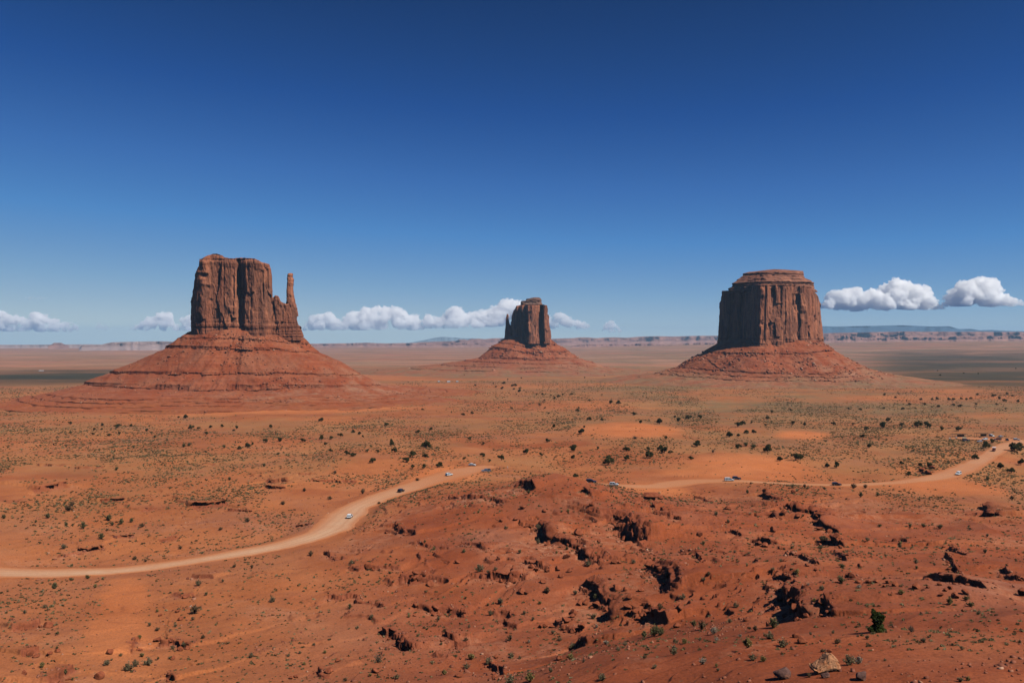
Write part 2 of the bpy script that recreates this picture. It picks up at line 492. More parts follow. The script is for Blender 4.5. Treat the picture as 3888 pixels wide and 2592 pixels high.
for h, pts in [
    (1.4, [(700, 702), (800, 722), (880, 762), (960, 757), (1060, 790), (1125, 796)]),
    (2.4, [(1215, 690), (1260, 700), (1310, 722)]),
    (2.0, [(1310, 602), (1385, 612)]),
    (2.8, [(1690, 715), (1715, 742), (1740, 752)]),
    (3.4, [(1300, 872), (1390, 900), (1385, 955), (1450, 1010)]),
    (5.0, [(1770, 852), (1850, 840), (1940, 885), (2000, 955), (2050, 1005), (2115, 1062)]),
    (2.0, [(355, 880), (430, 922), (490, 965)]),
    (1.6, [(1150, 575), (1230, 580), (1290, 600)]),
    (1.8, [(1180, 850), (1200, 862), (1085, 860)]),
    (1.6, [(2110, 790), (2200, 860), (2300, 900)]),
    (1.4, [(2150, 905), (2240, 930), (2340, 965)]),
    (1.5, [(-10, 590), (60, 595), (110, 602)]),
]: led(h, pts, *E2)
for h, pts in [
    (3.4, [(565, 668), (600, 725), (650, 748), (720, 758)]),
    (4.2, [(655, 800), (720, 775), (770, 800), (820, 825), (885, 805), (960, 840), (1050, 870)]),
    (3.0, [(560, 878), (620, 855), (665, 900)]),
    (3.2, [(895, 880), (960, 905), (1000, 935), (1110, 962)]),
    (4.0, [(1045, 1012), (1075, 1040), (1115, 1052)]),
    (4.5, [(2085, 762), (2120, 822), (2210, 845)]),
    (2.6, [(1960, 845), (2020, 800), (2085, 790)]),
    (2.0, [(1640, 505), (1680, 538), (1740, 545)]),
    (1.5, [(1440, 985), (1540, 1000), (1640, 990)]),
    (1.2, [(90, 690), (170, 725), (210, 745)]),
    (1.4, [(320, 965), (380, 985), (420, 1010)]),
    (1.6, [(520, 1015), (600, 1040), (680, 1050)]),
]: led(h, pts, *E3)
for h, pts in [
    (2.7, [(735, 340), (705, 420), (732, 482), (792, 562), (852, 622)]),
    (1.8, [(975, 545), (1000, 580), (1045, 605)]),
    (2.0, [(1120, 342), (1200, 382), (1300, 392), (1400, 382), (1490, 402)]),
    (1.5, [(1580, 402), (1680, 424), (1780, 462), (1900, 482), (2010, 502), (2065, 532)]),
    (1.2, [(1030, 190), (1100, 235), (1165, 275)]),
    (1.2, [(490, 112), (560, 125), (610, 140)]),
    (1.0, [(720, 215), (830, 270), (950, 320)]),
    (1.4, [(2210, 300), (2290, 360), (2352, 410)]),
    (1.0, [(1790, 220), (1870, 270), (1950, 330)]),
    (1.2, [(20, 190), (60, 240), (130, 290), (170, 350)]),
    (1.5, [(1840, 120), (1920, 170), (1990, 220)]),
]: led(h, pts, *E6)
for h, pts in [
    (4.6, [(195, 692), (270, 675), (330, 652), (350, 625), (440, 594), (475, 572)]),
    (2.4, [(665, 735), (700, 722), (760, 702), (845, 686)]),
    (4.2, [(1290, 795), (1340, 780), (1400, 772), (1500, 745), (1565, 718)]),
    (3.6, [(1815, 572), (1900, 590), (1995, 585)]),
    (2.6, [(1805, 632), (1870, 640), (1960, 644)]),
    (1.6, [(235, 470), (330, 482), (370, 497), (490, 482)]),
    (1.6, [(500, 490), (545, 506), (720, 490)]),
    (1.7, [(520, 1078), (600, 1062), (720, 1042)]),
    (1.5, [(735, 1015), (850, 980), (905, 962)]),
    (1.4, [(1080, 1032), (1150, 1002), (1225, 960)]),
    (1.8, [(1725, 536), (1825, 542)]), (1.8, [(2035, 536), (2160, 542)]),
    (1.4, [(1400, 470), (1500, 462)]), (1.3, [(1190, 540), (1300, 520), (1400, 508)]),
    (1.2, [(0, 530), (110, 525)]), (1.2, [(140, 392), (350, 386)]),
    (1.6, [(2120, 585), (2250, 590), (2352, 600)]),
    (1.3, [(950, 808), (1020, 780), (1080, 760)]),
    (1.2, [(1560, 760), (1640, 790), (1720, 815)]),
    (1.5, [(2040, 890), (2120, 880), (2200, 905)]),
]: led(h, pts, *E1, comp=0.35)
for h, pts in [
    (1.6, [(30, 715), (100, 702), (185, 688), (255, 660)]),
    (1.8, [(150, 882), (200, 872), (265, 860)]),
    (2.4, [(300, 1070), (340, 1052), (420, 998), (520, 948)]),
    (1.7, [(1055, 772), (1110, 782), (1200, 762), (1260, 780), (1330, 812)]),
    (1.4, [(1195, 460), (1260, 490), (1335, 482)]),
    (1.2, [(1290, 360), (1370, 362), (1430, 370)]),
    (1.4, [(1090, 1005), (1160, 1015), (1210, 1035)]),
    (1.3, [(2130, 1000), (2200, 1045), (2250, 1040)]),
    (1.1, [(2235, 165), (2290, 200), (2345, 235)]),
    (1.1, [(210, 360), (260, 352), (340, 350)]),
    (0.9, [(350, 205), (420, 200), (480, 185), (600, 160)]),
    (1.0, [(890, 870), (900, 800), (905, 745)]),
]: led(h, pts, *E4)

# ------------------------------------------------------------------ the road
def road_line(pts):
    P = np.array([list(to_ground(u, v)) + [w] for u, v, w in pts])
    t = np.concatenate([[0], np.cumsum(np.hypot(np.diff(P[:, 0]), np.diff(P[:, 1])))])
    # Catmull-like smoothing on a fine chain
    tt = np.arange(0, t[-1], 2.0)
    Q = np.stack([np.interp(tt, t, P[:, i]) for i in range(3)], 1)
    for _ in range(14):
        Q[1:-1] = 0.25 * Q[:-2] + 0.5 * Q[1:-1] + 0.25 * Q[2:]
    return Q
ROADS = [
    road_line([(-420, 2150, 5), (-100, 2166, 5), (150, 2176, 5), (400, 2172, 4.8), (650, 2142, 4.8), (850, 2110, 5), (1040, 2078, 6), (1160, 2046, 7), (1250, 2010, 8), (1290, 1972, 8.5), (1345, 1930, 8), (1425, 1892, 7), (1540, 1856, 8.5), (1660, 1816, 11), (1760, 1790, 11.5), (1830, 1774, 8), (1890, 1770, 3)]),
    road_line([(2185, 1842, 4.0), (2240, 1834, 4.5), (2330, 1843, 5), (2450, 1849, 7.5), (2540, 1838, 9.5), (2640, 1826, 7.5), (2780, 1826, 4.8), (3000, 1838, 3.4), (3200, 1842, 3.6), (3400, 1834, 5), (3550, 1815, 6.5), (3640, 1790, 7.5), (3710, 1755, 6.5), (3770, 1720, 6.5), (3830, 1688, 7), (3900, 1672, 8)]),
    road_line([(3860, 1672, 12), (3760, 1668, 11), (3680, 1664, 10), (3600, 1660, 5)]),
]
def road_dist(x, y):
    """(signed fraction across the nearest road: 0 centre, 1 edge), metres beyond the edge, and smooth road height"""
    best = np.full(x.shape, 1e9); zr = np.zeros(x.shape)
    for Q in ROADS:
        lo = Q[:, :2].min(0) - 45; hi = Q[:, :2].max(0) + 45
        idx = np.where((x > lo[0]) & (x < hi[0]) & (y > lo[1]) & (y < hi[1]))[0]
        Qs = Q[::3]
        zq = base_z(Qs[:, 0], Qs[:, 1])
        for ch in np.array_split(idx, max(1, len(idx) // 20000)):
            if len(ch) == 0: continue
            a = Qs[:-1, :2]; b = Qs[1:, :2]
            px = x[ch][:, None]; py = y[ch][:, None]
            dx, dy = (b - a)[:, 0], (b - a)[:, 1]
            t = np.clip(((px - a[:, 0]) * dx + (py - a[:, 1]) * dy) / (dx * dx + dy * dy + 1e-9), 0, 1)
            d = np.hypot(px - a[:, 0] - t * dx, py - a[:, 1] - t * dy)
            w = Qs[:-1, 2] + t * (Qs[1:, 2] - Qs[:-1, 2])
            e = d - w
            k = e.argmin(1); ar = np.arange(len(ch))
            ee = e[ar, k]; tz = zq[k] + t[ar, k] * (zq[k + 1] - zq[k])
            c = ee < best[ch]
            best[ch] = np.where(c, ee, best[ch]); zr[ch] = np.where(c, tz, zr[ch])
    return best, zr

HILL = to_ground(2105, 1852)

def uv_of(x, y, z):
    return U0 + x / y * F, VH - z / y * F

def blob(x, y, u, v, ru, rv):
    """soft patch of ground: centre and reach given by where it lies on the base surface"""
    c = to_ground(u, v); e = to_ground(u + ru, v); f = to_ground(u, v - rv)
    rx = max(2.0, np.hypot(*(e - c))); ry = max(2.0, np.hypot(*(f - c)))
    ax = np.arctan2(c[0], c[1])
    dx = x - c[0]; dy = y - c[1]
    p = dx * math.cos(ax) - dy * math.sin(ax); q = dx * math.sin(ax) + dy * math.cos(ax)
    return np.exp(-((p / rx) ** 2 + (q / ry) ** 2) ** 3)

def terrain(x, y, full=True):
    """height and surface masks of the ground at x, y (1-D arrays)"""
    x = np.asarray(x, float); y = np.asarray(y, float)
    r = np.hypot(x, y)
    z0 = base_z(x, y)
    yy = np.maximum(y, 1.0)
    u, v = uv_of(x, yy, z0)
    front = y > 0
    # broad hummocks: small close by, dune-sized on the mid plain
    hc = HILL
    z0 = z0 + 5.0 * np.exp(-(((x - hc[0]) / 30) ** 2 + ((y - hc[1]) / 17) ** 2))
    mid = smooth(330, 520, r) * (1 - smooth(1300, 2600, r))
    z = z0 + mid * (2.6 * fbm(x / 85, y / 120, 4, 3) + 1.0 * fbm(x / 22, y / 22, 3, 8))
    far = smooth(1500, 4000, r)
    z = z + far * (5 * fbm(x / 900, y / 900, 4, 21) + 1.5 * fbm(x / 130, y / 130, 3, 25))
    near = 1 - smooth(330, 520, r)
    # clayey badland foreground on the right and centre; the sandy flats on the left
    clay = near * smooth(-75, -8, x + 26 * fbm(x / 45, y / 45, 3, 41) + 0.10 * (y - 230))
    clay = np.maximum(clay, 0.55 * (1 - smooth(900, 1500, r)) * smooth(0.1, 0.5, fbm(x / 90, y / 60, 4, 44)))
    z = z + near * (1.8 * fbm(x / 38, y / 38, 4, 5) + 0.26 * fbm(x / 5.5, y / 5.5, 3, 6))
    z = z + near * clay * 1.7 * ridged(x / 46 + 0.3 * fbm(x / 20, y / 20, 2, 9), y / 60, 2, 12) * smooth(70, 130, r)
    rock = np.zeros_like(z); pale = np.zeros_like(z); lipx = np.zeros_like(z); lipy = np.zeros_like(z)
    e, zr = road_dist(x, y)
    rm = 1 - smooth(-0.5, 9.0, e)
    # named ledges
    if full:
        wx = x + 1.6 * vnoise(x / 7.5, y / 7.5, 51) + 0.3 * vnoise(x / 2.2, y / 2.2, 52)
        wy = y + 1.6 * vnoise(x / 7.5, y / 7.5, 53) + 0.3 * vnoise(x / 2.2, y / 2.2, 54)
        ca, cb = cellv(x / 2.6, y / 2.6, 57)
        wx = wx + (ca - 0.5) * 0.8; wy = wy + (ca - 0.5) * 0.7
        for h, P, L, deep in LEDGES:
            dist = math.hypot(P[:, 0].mean(), P[:, 1].mean())
            lo = P.min(0) - 4 * L; hi = P.max(0) + 4 * L
            idx = np.where((x > lo[0]) & (x < hi[0]) & (y > lo[1]) & (y < hi[1]))[0]
            if not len(idx): continue
            px, py = wx[idx], wy[idx]
            bd = np.full(len(idx), 1e9); sg = np.ones(len(idx)); tp = np.zeros(len(idx)); gx = np.zeros(len(idx)); gy = np.zeros(len(idx))
            seg = np.hypot(np.diff(P[:, 0]), np.diff(P[:, 1])); tot = seg.sum(); acc = 0
            for i in range(len(P) - 1):
                a, b = P[i], P[i + 1]; d = b - a
                t = np.clip(((px - a[0]) * d[0] + (py - a[1]) * d[1]) / (d @ d + 1e-9), 0, 1)
                qx = px - a[0] - t * d[0]; qy = py - a[1] - t * d[1]
                dd = np.hypot(qx, qy); c = dd < bd
                bd = np.where(c, dd, bd); sg = np.where(c, np.sign(d[0] * qy - d[1] * qx), sg)
                gx = np.where(c, d[1] / (seg[i] + 1e-9), gx); gy = np.where(c, -d[0] / (seg[i] + 1e-9), gy)
                tp = np.where(c, (acc + t * seg[i]) / tot, tp); acc += seg[i]
            tap = smooth(0, 0.07, tp) * (1 - smooth(0.93, 1, tp))
            hh = 1.0 * min(h, 3.2 + 0.4 * (h - 3.2)) * tap * (0.85 + 0.35 * vnoise(px / 9, py / 9, 61))
            sd = bd * sg
            # the face is a pile of thin beds, each set back a little from the one beneath
            nb_ = 2 if h < 1.5 else (3 if h < 3 else 4)
            lvl = np.zeros(len(idx))
            for kb in range(nb_):
                off = (kb - 0.5 * (nb_ - 1)) * 0.20 * h + 0.4 * vnoise(px / 4.0, py / 4.0, 63 + 7 * kb) * min(1.0, 0.45 * h) + 0.10 * vnoise(px / 0.9, py / 0.9, 64 + 7 * kb)
                lvl += smooth(-0.14, 0.14, sd - off) / nb_
            step = lvl * 0.62 * np.exp(-(np.maximum(sd, 0) / L) ** 1.1) - (1 - lvl) * 0.38 * np.exp(-(np.maximum(-sd, 0) / (0.65 * L)) ** 1.2)
            up = sg > 0
            z[idx] += hh * step
            lw = 0.34 + 0.0016 * r[idx]
            lip = (0.26 + 0.0011 * r[idx]) * np.minimum(hh, 3.2) * np.exp(-((sd - lw) / lw) ** 2) * (0.7 + 0.6 * vnoise(px / 3.1, py / 3.1, 68))
            if deep:
                om = 0.10 * (nb_ - 1) * h
                lip = smooth(om - 0.15, om + 0.35, sd) * np.exp(-(np.maximum(sd - om - 0.5, 0) / (1.2 * lw)) ** 2) * (2 * om + 0.9 + 0.18 * h) * tap * np.clip(0.75 + 0.9 * vnoise(px / 6.0, py / 6.0, 69), 0, 1.2)
            lipx[idx] += gx * lip; lipy[idx] += gy * lip
            face = np.exp(-(bd / (0.55 * h + 0.25)) ** 2) * tap
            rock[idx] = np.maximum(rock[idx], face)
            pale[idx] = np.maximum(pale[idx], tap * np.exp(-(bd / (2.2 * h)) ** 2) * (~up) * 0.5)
        # contour-following small beds everywhere in the clay and in rocky patches
        rk = near * smooth(-0.12, 0.22, fbm(x / 30, y / 30, 3, 71)) * np.clip(clay + 0.45 * (1 - near) + 0.30, 0, 1) * smooth(75, 120, r)
        rk = np.maximum(rk, 0.8 * (1 - smooth(500, 640, r)) * smooth(0.18, 0.42, fbm(x / 60, y / 40, 3, 75)) * smooth(250, 330, r) * (x < 20))
        st = 1.15
        q = (z + 0.9 * fbm(x / 11, y / 11, 3, 73)) / st
        fr = q - np.floor(q)
        terr = np.clip((fr - 0.80) / 0.12, 0, 1) - fr
        rk = rk * (1 - rm)
        z = z + rk * st * 0.95 * terr
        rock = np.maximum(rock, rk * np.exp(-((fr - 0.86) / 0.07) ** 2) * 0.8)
        # lumpy broken blocks where beds crumble
        cv, cd = cellv(x / 1.9 + 0.3 * vnoise(x, y, 83), y / 1.9, 81)
        crumble = near * np.clip(rock * 1.2, 0, 1) * (cv > 0.45) * smooth(0.05, 0.25, cd)
        z = z + crumble * (cv - 0.3) * 0.4 * (1 - rm)
    # sand: drifted, smooth and free of scrub
    sand = np.zeros_like(z)
    for p in SAND:
        sand = np.maximum(sand, blob(x, y, *p))
    z = np.where(rm > 0, z * (1 - rm) + (zr + 0.12 * fbm(x / 15, y / 15, 2, 90)) * rm, z)
    rock = rock * (1 - rm)
    # fine scrub tint of the far plain
    scrub = smooth(480, 950, r) * (0.35 + 0.55 * smooth(0.0, 0.25, x / np.maximum(y, 1))) + smooth(1200, 2600, r) * 0.4
    scrub = scrub * (1 - sand) * front
    bare = np.exp(-(((u - 900) / 900) ** 2 + ((v - 1570) / 75) ** 2)) * 0.75
    scrub = scrub * (1 - bare * (r < 2300)); clay = np.maximum(clay, 0.9 * bare * (r < 2300) * smooth(-0.35, 0.2, fbm(x / 120, y / 160, 3, 92)))
    green = blob(x, y, 300, 1425, 520, 22) + 0.9 * smooth(3150, 3500, u) * smooth(1900, 2600, r) * (1 - smooth(6000, 9000, r))
    scrub = np.clip(scrub, 0, 1); green = np.clip(green, 0, 1)
    shale = np.clip(0.35 * (1 - far) * smooth(-0.1, 0.4, fbm(x / 140, y / 60, 3, 95)) + 0.25 * near, 0, 1) * (1 - sand)
    pale = np.clip(pale + 0.35 * near * smooth(0.2, 0.5, fbm(x / 26, y / 26, 3, 97)) * (1 - sand), 0, 1)
    clay = np.clip(clay * (1 - sand * 0.8), 0, 1)
    return z, dict(clay=clay, rock=np.clip(rock, 0, 1), scrub=scrub, shale=shale, pale=pale, sand=sand, road=e, lipx=lipx, lipy=lipy, dry=smooth(330, 480, r) * (1 - smooth(1500, 2300, r)) * smooth(-0.15, 0.35, fbm(x / 70, y / 110, 4, 99)) * (1 - sand), meadow=green, far=smooth(2200, 5000, r))

SAND = [(2400, 1622, 150, 22), (2400, 1645, 130, 14), (2850, 1770, 240, 40), (2780, 1800, 260, 22), (1700, 1805, 150, 34), (2480, 1862, 130, 22),
        (480, 2260, 90, 70), (450, 2400, 130, 90), (3050, 1650, 110, 16), (3600, 1850, 220, 30), (1080, 1560, 500, 12)]

def ground_at(x, y):
    z, _ = terrain(np.atleast_1d(np.asarray(x, float)), np.atleast_1d(np.asarray(y, float)))
    return z

def place(u, v):
    """ground point (x, y, z) under photograph pixel (u, v), on the finished ground"""
    def f(xs, ys):
        return terrain(xs, ys)[0]
    p = to_ground(u, v)
    ys = np.linspace(max(20, p[1] * 0.8), p[1] * 1.35, 420)
    xs = (u - U0) / F * ys
    g = f(xs, ys); zr = (VH - v) / F * ys
    k = int(np.argmax(zr <= g)) if (zr <= g).any() else int(np.argmin(np.abs(ys - p[1])))
    return (float(xs[k]), float(ys[k]), float(g[k]))

def build_ground():
    az = np.concatenate([np.linspace(-math.pi, -0.66, 40, endpoint=False), np.linspace(-0.66, 0.66, 1330), np.linspace(0.66, math.pi, 41)[1:-1]])
    rows = [np.exp(np.arange(math.log(2.0), math.log(46), 0.12))]
    for a, b, k in ((46, 130, 0.0026), (130, 480, 0.0019), (480, 1500, 0.0048), (1500, 26500, 0.013)):
        rows.append(np.exp(np.arange(math.log(a), math.log(b), k)))
    rr = np.concatenate(rows)
    A, Rr = np.meshgrid(az, rr)
    X = Rr * np.sin(A); Y = Rr * np.cos(A)
    z, m = terrain(X.ravel(), Y.ravel())
    X = X + m['lipx'].reshape(X.shape); Y = Y + m['lipy'].reshape(Y.shape)      # cap beds jut out over the faces
    # behind the eye the plateau simply goes on
    Z = z.reshape(X.shape)
    # left side of the ring keeps its own height; nothing there is seen
    V = np.stack([X, Y, Z], -1)
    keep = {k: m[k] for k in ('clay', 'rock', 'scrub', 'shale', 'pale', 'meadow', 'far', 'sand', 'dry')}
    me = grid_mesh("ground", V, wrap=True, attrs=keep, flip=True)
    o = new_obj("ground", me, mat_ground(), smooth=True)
    tag(o, kind="structure")
    return o

def build_road():
    mats = mat_road()
    parts_V, parts_Q, at_e, at_d, at_r, off = [], [], [], [], [], 0
    for ri, Q in enumerate(ROADS):
        d = np.gradient(Q[:, :2], axis=0); d /= np.linalg.norm(d, axis=1)[:, None] + 1e-9
        nrm = np.stack([-d[:, 1], d[:, 0]], 1)
        K = 33
        f = np.linspace(-1, 1, K)
        w = Q[:, 2][:, None] * (1 + 0.16 * vnoise(np.arange(len(Q))[:, None] / 7.0 + 0 * f, np.sign(f)[None, :] * 3.0 + 0.5, 5) + 0.08 * vnoise(np.arange(len(Q))[:, None] / 2.0 + 0 * f, np.sign(f)[None, :] * 3.0 + 0.5, 6))
        X = Q[:, 0][:, None] + nrm[:, 0][:, None] * f * w
        Y = Q[:, 1][:, None] + nrm[:, 1][:, None] * f * w
        Z = terrain(X.ravel(), Y.ravel(), full=False)[0].reshape(X.shape) + 0.10 + 0.006 * ri - 0.16 * smooth(0.9, 1.0, np.abs(f))[None, :]
        n0 = len(Q)
        r = np.arange(n0 - 1)[:, None]; c = np.arange(K - 1)[None, :]
        q = np.stack([r * K + c, r * K + c + 1, (r + 1) * K + c + 1, (r + 1) * K + c], -1).reshape(-1, 4)
        parts_V.append(np.stack([X, Y, Z], -1).reshape(-1, 3)); parts_Q.append(q[:, ::-1] + off); off += n0 * K
        at_e.append(np.broadcast_to(smooth(0.45, 1.0, np.abs(f))[None, :], X.shape).ravel())
        near = 1 - smooth(330, 470, np.hypot(X, Y))
        side = smooth(-0.9, 0.2, -f)[None, :] if ri == 0 else np.full((1, K), 0.5)
        at_d.append((near * side + (0.35 if ri == 1 else 0.0) * smooth(0.35, 0.8, np.arange(n0) / n0)[:, None]).ravel() + 0 * X.ravel())
        rut = np.exp(-((np.abs(np.abs(f) - 0.42)) / 0.07) ** 2) + np.exp(-(np.abs(f) / 0.06) ** 2) * 0.6
        at_r.append(np.broadcast_to(rut[None, :], X.shape).ravel())
    me = raw_mesh("road", np.concatenate(parts_V), np.concatenate(parts_Q), {'edge': np.concatenate(at_e), 'dusty': np.concatenate(at_d), 'rut': np.concatenate(at_r)})
    o = new_obj("road", me, mats, smooth=True)
    tag(o, kind="structure")

# ------------------------------------------------------------------ buttes
def wall_disp(s, z, amp, seed, zb, bed_top, relief=1.0, flute=1.0):
    """outward relief of a sandstone wall at arc length s and height z"""
    d = 6.0 * amp * fbm(s / 46, z / 260, 3, seed)
    d += 4.5 * flute * amp * (1 - np.abs(vnoise(s / 17, z / 300, seed + 3)) * 2.0)
    rb = np.abs(vnoise(s / 7.5 + 0.25 * vnoise(s / 5, z / 30, seed + 8), z / 170, seed + 4))
    d -= 2.6 * flute * relief * np.exp(-(rb / 0.10) ** 2)
    cv, cd = cellv(s / 17 + 0.15 * vnoise(s / 9, z / 20, seed + 6), z / 52, seed + 5)
    d += 5.0 * relief * (cv - 0.5)
    cv2, _ = cellv(s / 6.0, z / 15, seed + 11)
    d += 1.1 * relief * (cv2 - 0.5)
    d += 0.8 * relief * fbm(s / 3.2, z / 7, 3, seed + 12)
    # thin beds near the foot
    low = 1 - smooth(bed_top - 6, bed_top + 4, z)
    layer = vnoise(z / 2.6, s / 90, seed + 13) + 0.5 * vnoise(z / 1.2, s / 60, seed + 14)
    d += low * (0.75 * layer + 0.8)
    return d

def ring_mesh(name, X, Y, Zt, zb, amp, seed, D, bed_top, grooves=(), rows=150, top_beds=0.0, flare=0.02, cap_front=None, flute=1.0, shape=None):
    """closed outline (X, Y) with its own top height per vertex -> a displaced wall; cap_front=(nf, ns): front/side counts for the roof"""
    n = len(X)
    xc, yc = X.mean(), Y.mean()
    dx = np.roll(X, -1) - np.roll(X, 1); dy = np.roll(Y, -1) - np.roll(Y, 1)
    nx, ny = dy, -dx
    l = np.hypot(nx, ny) + 1e-9; nx /= l; ny /= l
    for _ in range(6):
        nx = (np.roll(nx, 1) + nx + np.roll(nx, -1)); ny = (np.roll(ny, 1) + ny + np.roll(ny, -1))
        l = np.hypot(nx, ny) + 1e-9; nx /= l; ny /= l
    sarc = np.concatenate([[0], np.cumsum(np.hypot(np.diff(X), np.diff(Y)))])
    t = np.linspace(0, 1, rows)[:, None]
    Z = zb + (Zt[None, :] - zb) * t
    S = np.broadcast_to(sarc[None, :], Z.shape)
    d = wall_disp(S, Z, amp, seed, zb, bed_top, 1.0, flute)
    # edges of the top wear back
    d -= 2.2 * amp * smooth(0.965, 1.0, t) * (1 + 0.6 * vnoise(S / 9, Z * 0, seed + 40))
    if top_beds:
        tb = smooth(1 - top_beds, 1 - top_beds + 0.04, t)
        d += tb * (1.6 * vnoise(Z / 3.4, S / 120, seed + 41) + 0.4)
    px = X[None, :] + nx * 0; py = Y[None, :] + 0 * ny
    U = U0 + px / py * F; V = VH - Z / py * F
    front = (ny < 0.25)[None, :]
    for (u, v0, v1, hw, dep) in grooves:
        g = np.exp(-((U - u) / hw) ** 2) * smooth(v0 - 7, v0 + 3, V) * (1 - smooth(v1 - 8, v1 + 8, V))
        d = d - np.where(front, dep * g, 0)
    fl = 1 + flare * (1 - t) - flare * 0.5
    Xd = xc + (px - xc) * fl + nx * d; Yd = yc + (py - yc) * fl + ny * d
    if shape is not None:
        Xd, Yd = shape(Xd, Yd, Z, t)
    Zd = Z + 0.8 * fbm(S / 8, Z / 8, 2, seed + 50) * smooth(0.0, 0.1, t)
    P = np.stack([np.broadcast_to(Xd, Z.shape), np.broadcast_to(Yd, Z.shape), Zd], -1)
    r = np.arange(rows - 1)[:, None]; c = np.arange(n)[None, :]
    q = np.stack([r * n + c, r * n + (c + 1) % n, (r + 1) * n + (c + 1) % n, (r + 1) * n + c], -1).reshape(-1, 4)
    nf, ns = cap_front
    base = (rows - 1) * n
    # roof: front[i] with back[i]
    fi = np.arange(nf); bi = nf + ns + (nf - 1 - np.arange(nf))
    cq = np.stack([base + fi[:-1], base + bi[:-1], base + bi[1:], base + fi[1:]], -1)[:, ::-1]
    bed = 1 - smooth(bed_top - 5, bed_top + 6, Z)
    if top_beds: bed = np.maximum(bed, np.broadcast_to(smooth(1 - top_beds, 1 - top_beds + 0.05, t), Z.shape))
    return raw_mesh(name, P.reshape(-1, 3), np.concatenate([q, cq]), {'bed': bed.ravel()})

def block(name, front, back, T, zb, nf, ns, **kw):
    """front/back: [(u, depth)] outlines seen from the eye; T: [(u, v)] skyline"""
    fu = np.array([p[0] for p in front]); fy = np.array([p[1] for p in front])
    bu = np.array([p[0] for p in back]); by = np.array([p[1] for p in back])
    Tu = np.array([p[0] for p in T]); Tv = np.array([p[1] for p in T])
    us = np.linspace(fu[0], fu[-1], nf)
    yf = np.interp(us, fu, fy)
    for _ in range(int(nf * 0.02) + 2):
        yf[1:-1] = 0.25 * yf[:-2] + 0.5 * yf[1:-1] + 0.25 * yf[2:]
    yb = np.interp(us, bu, by)
    k = np.arange(1, ns + 1) / (ns + 1)
    ur = np.full(ns, us[-1]) + 0.0; yr = yf[-1] + (yb[-1] - yf[-1]) * k
    ul = np.full(ns, us[0]); yl = yb[0] + (yf[0] - yb[0]) * k
    U = np.concatenate([us, ur, us[::-1], ul]); Y = np.concatenate([yf, yr, yb[::-1], yl])
    X = (U - U0) / F * Y
    vt = np.interp(U, Tu, Tv)
    Yt = np.concatenate([yf, yr * 0 + yf[-1], yf[::-1], yl * 0 + yf[0]])
    Zt = (VH - vt) / F * Yt
    return ring_mesh(name, X, Y, Zt, zb, cap_front=(nf, ns), **kw)

def loft(name, levels, D, seed, rows=70, cols=48, amp=1.0, power=3.0, beds=0.5, lump=0.0, plan=None):
    """levels: (v, uL, uR, half depth) from bottom to top at depth D"""
    lv = np.array(levels, float)
    z = (VH - lv[:, 0]) / F * D
    xl = (lv[:, 1] - U0) / F * D; xr = (lv[:, 2] - U0) / F * D
    # rows follow the outline length so that steps keep their edge
    seg = np.hypot(np.diff(z), np.diff(xl)) + np.hypot(np.diff(z), np.diff(xr)) + 0.01
    t = np.concatenate([[0], np.cumsum(seg)]); tt = np.unique(np.concatenate([np.linspace(0, t[-1], rows), t]))
    z, xl, xr, hy = (np.interp(tt, t, a) for a in (z, xl, xr, lv[:, 3]))
    th = np.linspace(0, 2 * math.pi, cols, endpoint=False)[None, :]
    ct, stn = np.cos(th), np.sin(th)
    k = (np.abs(ct) ** power + np.abs(stn) ** power) ** (-1 / power)
    if plan is not None:
        k = np.full(th.shape, 9.0)
        for (ax, ay), (bx, by) in zip(plan, plan[1:] + plan[:1]):
            ex, ey = bx - ax, by - ay
            den = ct * ey - stn * ex
            den = np.where(np.abs(den) < 1e-9, 1e-9, den)
            tt_ = (ax * ey - ay * ex) / den
            ss = (ax * stn - ay * ct) / den
            k = np.where((tt_ > 0) & (ss >= -1e-6) & (ss <= 1 + 1e-6), np.minimum(k, tt_), k)
        for _ in range(2): k = (np.roll(k, 1, 1) + 2 * k + np.roll(k, -1, 1)) / 4
    cx = (xl + xr)[:, None] / 2; hx = (xr - xl)[:, None] / 2
    Zg = np.broadcast_to(z[:, None], (len(tt), cols))
    s = th * np.mean(hx)
    nz = amp * (0.9 * fbm(s / 6 + 50, Zg / 22, 3, seed) + 0.8 * vnoise(Zg / 3.0, s / 40, seed + 4) * beds + 0.5 * fbm(s / 2 + 9, Zg / 3, 2, seed + 7))
    nz = nz + lump * (fbm(s / 22 + 3, Zg / 14, 3, seed + 21) * 3.2 + 1.2 * vnoise(s / 7, Zg / 5, seed + 25) - 1.6 * np.exp(-(np.abs(vnoise(s / 9, Zg / 40, seed + 23)) / 0.14) ** 2))
    cv, _ = cellv(s / 6.0, Zg / 9, seed + 2)
    nz = nz + amp * (cv - 0.5) * 1.3
    X = cx + (hx * k + nz) * ct; Y = D + (hy[:, None] * k + nz) * stn
    P = np.stack([X, Y, Zg + 0.3 * amp * fbm(s / 4, Zg / 4, 2, seed + 9)], -1)
    V = P.reshape(-1, 3); n = cols; R = len(tt)
    r = np.arange(R - 1)[:, None]; c = np.arange(n)[None, :]
    q = np.stack([r * n + c, r * n + (c + 1) % n, (r + 1) * n + (c + 1) % n, (r + 1) * n + c], -1).reshape(-1, 4)
    top = V[-n:].mean(0) + np.array([0, 0, 0.6 * amp])
    V = np.concatenate([V, top[None]])
    base = (R - 1) * n
    tq = np.array([[base + i, base + (i + 1) % n, base + (i + 2) % n, len(V) - 1] for i in range(0, n, 2)])
    return raw_mesh(name, V, np.concatenate([q, tq]), {'bed': np.full(len(V), beds)})

